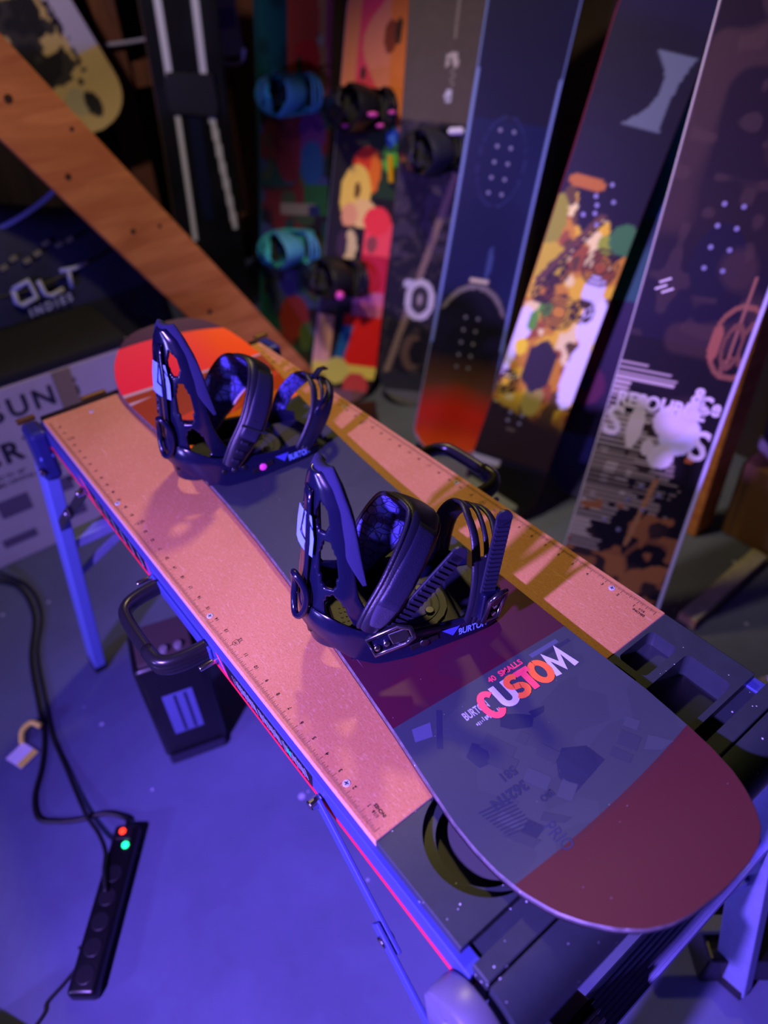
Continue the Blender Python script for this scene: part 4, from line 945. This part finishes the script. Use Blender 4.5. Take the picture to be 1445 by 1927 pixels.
# --- G: teal board squeezed between the flower board and the big brown one
def pG(p):
    p.fill((30, 150, 160)); p.noise(7, .4, .7, (40, 176, 205), 4); p.put(p.u < .85, (34, 130, 84)); p.noise(9, .5, .7, (30, 40, 70), 8, a=.6); p.put(p.u < .62, (40, 24, 46)); p.disc(-.07, .52, .04, (130, 30, 60), .12); p.disc(-.06, .36, .05, (110, 40, 60), .06); p.disc(-.07, .37, .02, (60, 40, 90), .03); p.put(p.u < .2, (60, 60, 120)); p.disc(-.06, 1.10, .04, (34, 150, 130), .03)
G_, _ = bg_board('snowboard', 'teal green snowboard mostly hidden between the flower board and the lettered board', lean_matrix((.80, -1.42, 0), (.93, -1.69, .92), (-.5, .87)), 1.54, .130, pG, M('edge_teal', (20, 100, 96), .4), rough=.45)
# --- H: brown board lettered SOURCES
def pH(p):
    p.fill((27, 18, 20)); p.noise(6, .4, .75, (36, 25, 22), 9); p.put(np.clip((1.0 - p.u) / .15, 0, 1) * (p.u > .76), (24, 18, 34)); p.noise(30, .66, .74, (84, 66, 54), 21, a=.35)
    p.put(p.u < .78, (20, 14, 16)); p.disc(.005, .955, .052, (22, 20, 34), .075); p.noise(13, .6, .75, (76, 56, 44), 31, a=.5)
    # barcode-like lines, lower left
    ln = np.sin(p.u * 2 * math.pi / .0115) > -.1; rag = vnoise(p.t * .2, p.u, 90, 3) * .16 + vnoise(p.t, p.u, 26, 6) * .04
    p.put(ln & (p.u > .24) & (p.u < .72) & (p.t + .132 < rag * np.clip(1.25 - abs(p.u - .5) * 2.2, .25, 1.2)), (196, 186, 164))
    p.put(ln & (p.u > .36) & (p.u < .52) & (p.t < .05 + .05 * vnoise(p.t * .1, p.u, 70, 8)) & (vnoise(p.t, p.u, 60, 5) > .35), (150, 138, 118))
    # bear-like blob of white under the lettering
    p.disc(-.055, .575, .018, (222, 214, 196), .055); p.disc(-.055, .635, .014, (222, 214, 196), .014); p.disc(.045, .575, .045, (226, 224, 240), .05); p.disc(.02, .60, .04, (222, 214, 200), .04); p.disc(.055, .63, .02, (222, 214, 210), .03); p.disc(.02, .515, .03, (226, 220, 210), .03); p.disc(-.015, .53, .014, (220, 212, 196), .02); p.disc(.085, .52, .010, (200, 110, 50), .008)
    # brown line drawing: grenade-like bulb with crossing lines, lower ornaments
    p.ring(.098, .80, .052, .004, (140, 92, 60), .078); p.disc(.055, .79, .012, (160, 100, 66), .04); p.rect(.088, .094, .74, .94, (150, 104, 72)); p.ring(.108, .745, .026, .003, (130, 86, 58), .024); p.ring(.09, .79, .018, .003, (120, 80, 56), .045); p.ring(.118, .80, .012, .003, (120, 80, 56), .04)
    p.ring(.075, .17, .075, .005, (120, 76, 44), .13); low = (p.u < .38) & (vnoise(p.t, p.u, 40, 13) > .68); p.put(low, (150, 96, 50)); p.put((p.u < .24) & (vnoise(p.t, p.u, 26, 17) > .62), (168, 110, 56)); p.rect(.0, .012, .27, .46, (168, 120, 70), .12)
    p.put((p.u < .1), (40, 26, 22)); p.put(p.t > p.w - .0085, (206, 206, 226)); p.put(p.t < -p.w + .003, (150, 140, 140))
H_, hd = bg_board('snowboard', 'big dark brown snowboard with pale lettering, nearest in the leaning row', lean_matrix((.40, -.985, 0), (.453, -1.184, .66), (-.58, .81)), 1.56, .128, pH, M('edge_grey', (178, 176, 190), .3), rough=.5, du=.004, nt=80, tipl=.12)
inserts(H_, [(s * .019 + .003, 1.064 - i * .042) for i in range(4) for s in (-1, 1)], .0040)
inserts(H_, [(.0, .435), (.045, .42), (-.02, .395), (.02, .375), (-.06, .33), (-.02, .31)])
m_let = M('board_lettering', (226, 220, 205), .4)
for s, sz, t0, u0, sx in (('RESOURCE', .046, -.112, .618, .88), ('S', .10, -.125, .545, .9), ('S', .10, .075, .525, .9), ('Ce', .055, .062, .635, .8), ('&', .05, .045, .655, 1.0)):
    text_on('lettering', s, sz, (t0, -.0006, u0), (1, 0, 0), (0, 0, 1), m_let, hd, thick=.002, sx=sx)
bm = nb()
for (t0, u0) in ((-.095, .895), (-.085, .875), (-.10, .88)):
    bar(bm, (t0, -.0006, u0), (t0 + .022, -.0006, u0 + .012), .0004, .004, up=(0, 0, 1))
obj('chip', bm, m_let, hd)
# --- J: yellow and black board hanging behind the timber
def pJ(p):
    p.fill((206, 176, 110)); q = vnoise(p.t, p.u, 13, 41); p.put((p.t < .03) & (q > .54), (38, 36, 34)); p.put((p.t < .05) & (vnoise(p.t, p.u, 30, 6) > .66), (60, 56, 50)); p.put((p.t > .06) & (p.u > .26), (190, 180, 200)); p.put((abs(p.t - .06) < .012) & (p.u > .2) & (vnoise(p.t, p.u, 60, 2) > .5), (30, 28, 40)); p.disc(-.03, .12, .05, (180, 166, 120), .05); p.disc(.02, .09, .03, (40, 38, 34), .05)
mj = lean_matrix((3.20, -.96, .835), (3.22, -.78, 1.335), (-.95, .31))
bg_board('snowboard', 'yellow and black printed snowboard hung up at the top left behind the timber', mj, 1.3, .155, pJ, M('edge_tan', (150, 112, 92), .5), group='boards hung on the back wall')
# ------------------------------------------------------------------ timber brace, framing and shelves at the back
m_tim = wood('pine_timber', (186, 108, 58), (216, 138, 80), (3, 3, 22), .7)
m_fr = wood('red_brown_timber', (104, 62, 46), (132, 80, 56), (20, 20, 3), .75)
def knot_board(bm): return bm
d = V((0, -.538, -.843)); p0 = V((1.972, -.279, TH + .46)); pa = p0 - d * .70; pb_ = p0 + d * 1.46
bm = nb(); bar(bm, pa - pa, pb_ - pa, .190, .045, up=(1, 0, 0), bev=.003)
tb = obj('timber_brace', bm, m_tim, loc=pa); tag(tb, 'thick orange-brown timber brace running diagonally behind the bench', 'timber')
m_knot = M('wood_knot', (60, 30, 20), .8)
pn = V((0, .843, -.538))
for s, o_, r in ((.80, .005, .011), (.62, -.03, .006), (.66, .05, .006), (.95, -.06, .006), (1.02, .04, .009), (1.25, .02, .008), (1.62, .03, .009), (1.3, -.05, .006)):
    c = d * s + pn * o_ + V((-.0228, 0, 0)); bm = nb(); cyl(bm, c, c + V((-.0008, 0, 0)), r, 14); obj('knot', bm, m_knot, tb)
rack = thing('stud_wall', 'dark red-brown timber posts and rails behind the striped snowboard', 'framing', (3.38, -1.3, 0))
def fr(name, y0, y1, z0, z1, dx=0.0): bxo(name, (-.05 - dx, .05 - dx, y0 + 1.3, y1 + 1.3, z0, z1), m_fr, rack, bev=.004)
fr('post', -1.19, -1.09, 0, 2.65); fr('post', -1.86, -1.70, 0, 2.65); fr('post', -.30, -.20, 0, 2.65); fr('post', .72, .82, 0, 2.65)
fr('rail', -1.70, -1.19, .93, 1.03, -.02); fr('rail', -1.70, -1.19, .18, .26, -.02); fr('rail', -1.09, -.30, 1.44, 1.52, -.02); fr('rail', -.20, .72, 1.0, 1.08, -.02)
bm = nb(); tube(bm, spline([(3.31, -.96, 1.12), (3.31, -1.05, 1.112), (3.31, -1.2, 1.11), (3.31, -1.34, 1.115)], 5), .008, 8); tag(obj('white_cable', bm, M('cable_white', (190, 186, 220), .5), smooth=True), 'white cable strung across the dark red-brown posts', 'cable')
bm = nb(); tube(bm, spline([(2.50, -1.52, 1.34), (2.49, -1.58, 1.29), (2.47, -1.66, 1.285), (2.45, -1.74, 1.33)], 6), .009, 8); tag(obj('orange_cord', bm, M('cord_orange', (236, 90, 50), .5), smooth=True), 'orange cord looped over the top of the leaf-print board', 'cord')
lb = thing('white_card', 'white label card on a hook beside the striped board', 'card', (2.99, -1.52, 1.02))
bxo('card', (-.004, .004, -.055, .055, .03, .26), M('card_white', (216, 214, 236), .5), lb, bev=.001)
bm = nb(); tube(bm, spline([(-.006, .05, .02), (-.006, .02, .002), (-.006, -.04, .006), (-.006, -.065, .05)], 5), .008, 8); obj('hook', bm, M('card_white', (216, 214, 236), .5), lb, smooth=True)
bxo('print', (-.0055, -.0045, -.04, .04, .13, .20), M('card_print', (120, 110, 200), .5), lb, bev=0)

# ------------------------------------------------------------------ television carton and gear bag
tv = thing('carton', 'large white television carton printed with dark lettering behind the bench', 'carton', (1.79, -.15, 0))
m_car = M('carton_white', (196, 186, 208), .75, var=(12, .05), bump=(120, .06)); m_cink = M('carton_ink', (44, 36, 70), .7)
bm = nb(); box(bm, -.07, .045, -.25, .62, 0, .55, bev=.003); obj('carton_body', bm, m_car, tv)
def tvt(s, size, y, z, th=.0, sp=1.0, sx=1.0): text_on('carton_print', s, size, (-.0706, y, z), (0, -1, 0), (0, 0, 1), m_cink, tv, thick=th, space=sp, sx=sx)
def tvl(s, size, y, z, th, gap):
    for ch in s:
        if ch == ' ': y -= size * .4; continue
        b_ = text_bm(ch, size, th); w = max(v.co.x for v in b_.verts); b_.free(); text_on('printed_letter', ch, size, (-.0706, y, z), (0, -1, 0), (0, 0, 1), m_cink, tv, thick=th); y -= w + size * gap
tvl('SAMSUNG', .082, .385, .458, .0022, .16); tvl('CRYSTAL UHD', .088, .272, .330, .003, .12)
for i, (s, y, z) in enumerate((('4K SMART TV  43"', .30, .285), ('DYNAMIC CRYSTAL COLOR', .30, .262), ('MODEL  SERIAL  VERSION', .12, .262))): tvt(s, .018, y, z, .0004)
for (y, z, w, h) in ((.27, .16, .09, .06), (.12, .17, .07, .05), (.30, .06, .10, .03), (.02, .10, .05, .03), (.12, .07, .08, .05), (.06, .20, .05, .012)):
    bm = nb(); bm.faces.new([bm.verts.new((-.0707, y - a * w, z + b * h)) for a, b in ((0, 0), (1, 0), (1, 1), (0, 1))]); obj('carton_print', bm, M('carton_grey', (104, 92, 130), .7), tv)
bm = nb(); box(bm, -.072, -.068, -.052, .0, 0.0, .548); obj('packing_tape', bm, M('packing_tape', (150, 132, 110), .35), tv)
bag = thing('gear_bag', 'navy padded gear bag with pale logo slumped behind the white carton', 'bag', (2.19, -.28, 0))
m_bag = M('bag_navy', (34, 38, 76), .8, var=(14, .25), bump=(40, .5)); m_bag2 = M('bag_piping', (150, 160, 225), .5)
bm = nb(); NY, NZ = 26, 30; g = {}
for side in (0, 1):
    for i in range(NY + 1):
        for j in range(NZ + 1):
            u = -1 + 2 * i / NY; v = j / NZ; ht = .875 - .10 * u * u * (1 if u > 0 else 1.6) + .02 * math.sin(u * 5)
            y = u * (.45 - .05 * v) ; z = v * ht; bul = (.12 * (1 - abs(u) ** 3) ** .5 * (1 - abs(2 * v - 1) ** 4) ** .5 + .004) * (1 + .10 * math.sin(u * 9 + v * 7) * math.sin(v * 11))
            g[side, i, j] = bm.verts.new((-bul if side == 0 else bul * .5, y, z))
for side in (0, 1):
    for i in range(NY):
        for j in range(NZ):
            q = (g[side, i, j], g[side, i + 1, j], g[side, i + 1, j + 1], g[side, i, j + 1]); bm.faces.new(q if side else q[::-1])
for i in range(NY):
    for j in (0, NZ): bm.faces.new((g[0, i, j], g[0, i + 1, j], g[1, i + 1, j], g[1, i, j]))
for j in range(NZ):
    for i in (0, NY): bm.faces.new((g[0, i, j], g[0, i, j + 1], g[1, i, j + 1], g[1, i, j]))
obj('bag_body', bm, m_bag, bag, smooth=True, auto=70)
def bagx(y, z): return -(.124 * max(0, 1 - abs(y / .42) ** 3) ** .5 * max(0, 1 - abs(2 * z / .86 - 1) ** 4) ** .5) - .012
bm = nb(); tube(bm, spline([(bagx(.25, .80) - .004, .25, .80), (-.06, .12, .815), (-.07, .0, .845), (-.05, -.10, .875), (-.03, -.18, .91), (0, -.26, .93)], 6), .008, 8); obj('bag_strap', bm, m_bag2, bag, smooth=True)
bm = nb(); tube(bm, spline([(bagx(.30, .70), .30, .70), (bagx(.1, .66), .1, .66), (bagx(-.15, .69), -.15, .69), (bagx(-.3, .74), -.30, .74)], 8), .005, 6); obj('bag_zip', bm, M('bag_zip', (24, 24, 36), .4), bag, smooth=True)
m_bl = M('bag_logo', (176, 184, 240), .6)
def bl(pts, r):
    bm = nb(); tube(bm, [(bagx(y, z) - .003, y, z) for y, z in pts], r, 8); return bm
def ctr(y, z): return (y + .28 - .0, z)
lg = nb()
for pts, r, cl_ in (([(.088, .638), (.040, .652), (.030, .600), (.078, .588), (.092, .600), (.088, .638)], .009, 0), ([(.010, .645), (.006, .602), (-.012, .592), (-.052, .602)], .008, 0), ([(-.060, .655), (-.105, .652), (-.15, .660)], .007, 0), ([(-.085, .652), (-.078, .598)], .007, 0)):
    bm = nb(); tube(bm, [(bagx(y, z + .035) - .002, y, z + .035) for y, z in pts], r, 8); merge(lg, bm)
obj('bag_logo', lg, m_bl, bag, smooth=True)
t = text_bm('INDIES', .034, .0012, 0, 'LEFT', 0, 1.5)
for v in t.verts:
    y = .068 - v.co.x * .95; z = .583 + v.co.y + .10 * v.co.x; v.co = V((bagx(y, z) - .004, y, z))
obj('bag_lettering', t, m_bl, bag)
bm = nb()
for i in range(7): 
    y = .10 - .035 * i; z = .735 + .012 * math.sin(i * 2) + .006 * i; bar(bm, (bagx(y, z) - .002, y, z), (bagx(y - .022, z + .006) - .002, y - .022, z + .006), .008, .012)
obj('bag_buckles', bm, M('bag_buckle', (130, 130, 120), .5), bag)
bm = nb(); prism(bm, [(-.005, .024), (.004, .036), (.10, .040), (.24, .038), (.30, .030), (.30, .006), (.10, .004), (.012, .003), (-.002, .006)], 'y', -.30, .50, bev=.003)
tag(obj('bag_overhang', bm, M('cloth_navy', (20, 22, 38), .85, bump=(30, .4)), loc=(1.722, -.08, .551), smooth=True, auto=60), 'dark slab standing in for the bag slumped over the white carton', 'cloth')  # added slab in place of the bag overhanging the carton top
bm = nb(); box(bm, -.12, .12, -.25, .25, 0, 1.06, bev=.01); mb = obj('storage_tub', bm, M('mauve_plastic', (130, 88, 150), .6), loc=(2.55, -.02, 0)); tag(mb, 'mauve tub standing behind the navy bag at the left edge', 'tub')

# ------------------------------------------------------------------ on the floor, left
m_blk = M('floor_black', (14, 14, 18), .32); m_rub = M('cable_black', (16, 16, 20), .5)
ap = thing('upright_heater', 'tall black appliance with pale label standing under the bench', 'appliance', (.812, -.017, 0), math.radians(-15.6))
bm = nb(); box(bm, -.065, .065, -.072, .072, .012, .33, bev=.016, seg=3); obj('housing', bm, m_blk, ap, smooth=True, auto=40)
bm = nb(); box(bm, -.074, -.04, -.066, .066, 0, .026, bev=.008); obj('foot_lip', bm, M('gloss_black', (40, 40, 60), .12), ap)
bm = nb(); box(bm, -.0665, -.0645, -.030, .034, .10, .235, bev=.0005); lbp = obj('label_plate', bm, M('label_grey', (92, 100, 160), .5), ap)
for y in (-.016, .006): bxo('label_stripe', (-.0672, -.0664, y, y + .006, .105, .23), M('label_dark', (36, 38, 70), .5), lbp, bev=0)
bm = nb(); box(bm, -.055, .055, -.058, .058, .328, .338, bev=.004); cpn = obj('control_panel', bm, M('panel_brown', (70, 58, 56), .5), ap)
for y in (-.03, .0, .03): bm = nb(); cyl(bm, (-.035, y, .336), (-.035, y, .348), .009, 14, bev=.002); obj('knob', bm, M('knob_grey', (120, 116, 120), .4), cpn)
ps = thing('power_strip', 'black power strip with red and green lights on the blue floor', 'power strip', (.545, .300, 0), math.atan2(.395 - .215, .430 - .660))
bm = nb(); box(bm, -.158, .158, -.027, .027, 0, .036, bev=.009, seg=3); obj('strip_body', bm, m_blk, ps, smooth=True, auto=40)
for i in range(5):
    x = -.055 + i * .045
    bm = nb(); cyl(bm, (x, 0, .034), (x, 0, .0372), .017, 20, bev=.001); so = obj('socket', bm, M('socket_black', (24, 24, 30), .4), ps)
    bm = nb()
    for yy in (-.006, .006): bar(bm, (x - .004, yy, .0374), (x + .004, yy, .0374), .002, .001)
    obj('socket_slots', bm, M('slot_black', (4, 4, 5), .6), so)
bm = nb(); box(bm, -.150, -.122, -.017, .017, .034, .041, bev=.003); obj('rocker_switch', bm, M('switch_dark', (26, 22, 26), .3), ps)
bm = nb(); cyl(bm, (-.139, -.004, .040), (-.139, -.004, .0435), .0065, 14, bev=.001); obj('red_light', bm, M('led_red', (255, 60, 30), .3, emit=((255, 50, 20), 3.0)), ps)
bm = nb(); cyl(bm, (-.112, .008, .035), (-.112, .008, .0385), .0070, 14, bev=.001); obj('green_light', bm, M('led_green', (40, 255, 150), .3, emit=((30, 255, 140), 3.0)), ps)
def cable(name, pts, r, label, mat=None, cat='cable'):
    bm = nb(); tube(bm, spline(pts, 7), r, 10); return tag(obj(name, bm, mat or m_rub, smooth=True), label, cat)
r = .0055
cable('power_cable', [(1.69, .24, r), (1.60, .17, r), (1.45, .168, r), (1.296, .223, r), (1.131, .255, r), (1.03, .274, r), (.95, .305, r), (.885, .342, r), (.828, .352, r), (.795, .325, r), (.766, .283, r), (.745, .235, r), (.712, .205, r), (.690, .200, .012), (.672, .209, .018)], r, 'thick black cable curling into the top of the power strip')
cable('power_cable', [(1.69, .20, .018), (1.58, .145, .006), (1.44, .150, .006), (1.30, .205, .006), (1.13, .238, .006), (1.02, .258, .007), (.911, .262, .007), (.765, .266, .017), (.70, .26, .02), (.64, .262, .040), (.60, .278, .046), (.56, .292, .0425)], .0045, 'straight black cable running across the other cable onto the power strip')
cable('thin_cable', [(.512, .372, .012), (.507, .372, .006), (.500, .376, .004), (.485, .388, .004), (.472, .420, .004), (.462, .452, .004), (.448, .462, .004), (.43, .50, .004)], .0032, 'thin twisted cord trailing from the lower end of the power strip')
ct = thing('cable_tag', 'white and yellow paper tag clipped round the black cables', 'tag', (1.02, .315, .004), .4)
bm = nb(); box(bm, -.030, .025, -.005, .045, 0, .0015); obj('tag_paper', bm, M('tag_white', (225, 225, 235), .6), ct)
bxo('tag_stripe', (-.030, -.012, -.004, .044, .0016, .0022), M('tag_yellow', (236, 220, 90), .5), ct, bev=0)
bm = nb(); tube(bm, spline([(.02, 0, .006), (.035, -.02, .020), (.03, -.045, .026), (.005, -.05, .022)], 5), .007, 8); obj('tag_clip', bm, M('tag_yellow', (236, 220, 90), .5), ct, smooth=True)
bm = nb(); box(bm, -.10, .10, -.08, .08, 0, .10, bev=.025, seg=3); tag(obj('black_case', bm, M('case_black', (34, 36, 34), .55), loc=(.385, .60, 0), rot=(0, 0, .5), smooth=True, auto=40), 'corner of a dark rounded case at the bottom left of the floor', 'case')
# ------------------------------------------------------------------ on the floor, right
eq = thing('equipment_box', 'pale box with a blue light on the floor at the lower right', 'equipment', (-.19, -.86, 0), math.radians(8))
bm = nb(); box(bm, -.22, .20, -.16, .16, 0, .20, bev=.008); obj('box_body', bm, M('pale_steel', (150, 150, 185), .45), eq)
bxo('front_panel', (-.20, .06, .160, .164, .02, .18), M('panel_grey', (120, 122, 160), .4), eq, bev=.001)
bm = nb(); cyl(bm, (-.12, .163, .135), (-.12, .168, .135), .008, 14, bev=.002); obj('blue_light', bm, M('led_blue', (40, 80, 255), .3, emit=((30, 70, 255), 2.0)), eq)
fbx = thing('floor_stand', 'black floor unit with a flat grey top bar below the board tip', 'stand', (-.235, -.56, 0), math.radians(52))
bm = nb(); box(bm, -.11, .05, -.055, .055, 0, .10, bev=.006); obj('unit_body', bm, m_blk, fbx)
bm = nb(); box(bm, -.02, .16, -.014, .014, .102, .118, bev=.003); obj('grey_bar', bm, M('bar_grey', (120, 126, 134), .5), fbx)
pk = thing('plank', 'pale worn plank lying on the dark floor right of the lettered board', 'plank', (.270, -1.37, 0), math.radians(2))
bm = nb(); box(bm, -.024, .024, -.20, .17, 0, .03, bev=.003); obj('plank_wood', bm, M('plank_pale', (170, 166, 150), .7, var=(30, .2)), pk)
bxo('plank_end', (-.0245, .0245, .168, .174, .001, .029), M('plank_end', (196, 150, 110), .8), pk, bev=0)
bm = nb(); box(bm, -.03, .03, -.045, .045, 0, 2.3, bev=.004); tag(obj('timber_post', bm, m_tim, loc=(.480, -1.56, 0)), 'brown timber post standing behind the lettered snowboard', 'post')
bm = nb(); box(bm, -.13, .13, -.11, .11, 0, .26, bev=.004); ft = obj('crate', bm, M('kraft', (120, 84, 48), .8), loc=(.29, -1.71, 0)); tag(ft, 'brown cardboard crate in the dark right of the lettered board', 'crate')
bt_ = thing('boot', 'black boot with pale sole on the brown crate at the right edge', 'boot', (.30, -1.67, .26), 2.6)
bm = nb(); prism(bm, [(-.13, .025), (.10, .025), (.13, .05), (.12, .085), (.04, .11), (.02, .24), (-.12, .26), (-.14, .12)], 'y', -.045, .045, bev=.016); obj('boot_upper', bm, M('boot_black', (26, 28, 38), .45), bt_, smooth=True, auto=50)
bm = nb(); prism(bm, [(-.14, 0), (.12, 0), (.14, .025), (-.14, .028)], 'y', -.05, .05, bev=.006); obj('boot_sole', bm, M('boot_sole', (190, 186, 176), .6), bt_)
bx2 = tag(bxo('toolbox', (-.10, .10, -.17, .17, 0, .20), M('toolbox_grey', (96, 104, 104), .6), None, bev=.012, loc=(.84, -.87, 0)), 'grey green box on the floor below the flower board', 'box')
bx3 = thing('metal_tray', 'dark shallow tray with pale rim on the floor by the patterned board', 'tray', (1.50, -1.00, 0), math.radians(-35))
bm = nb(); box(bm, -.22, .22, -.09, .09, 0, .08, bev=.006); obj('tray_body', bm, m_blk, bx3)
bm = nb(); bar(bm, (-.22, .09, .085), (.22, .09, .085), .012, .012); obj('tray_rim', bm, M('rim_grey', (130, 128, 140), .4), bx3)
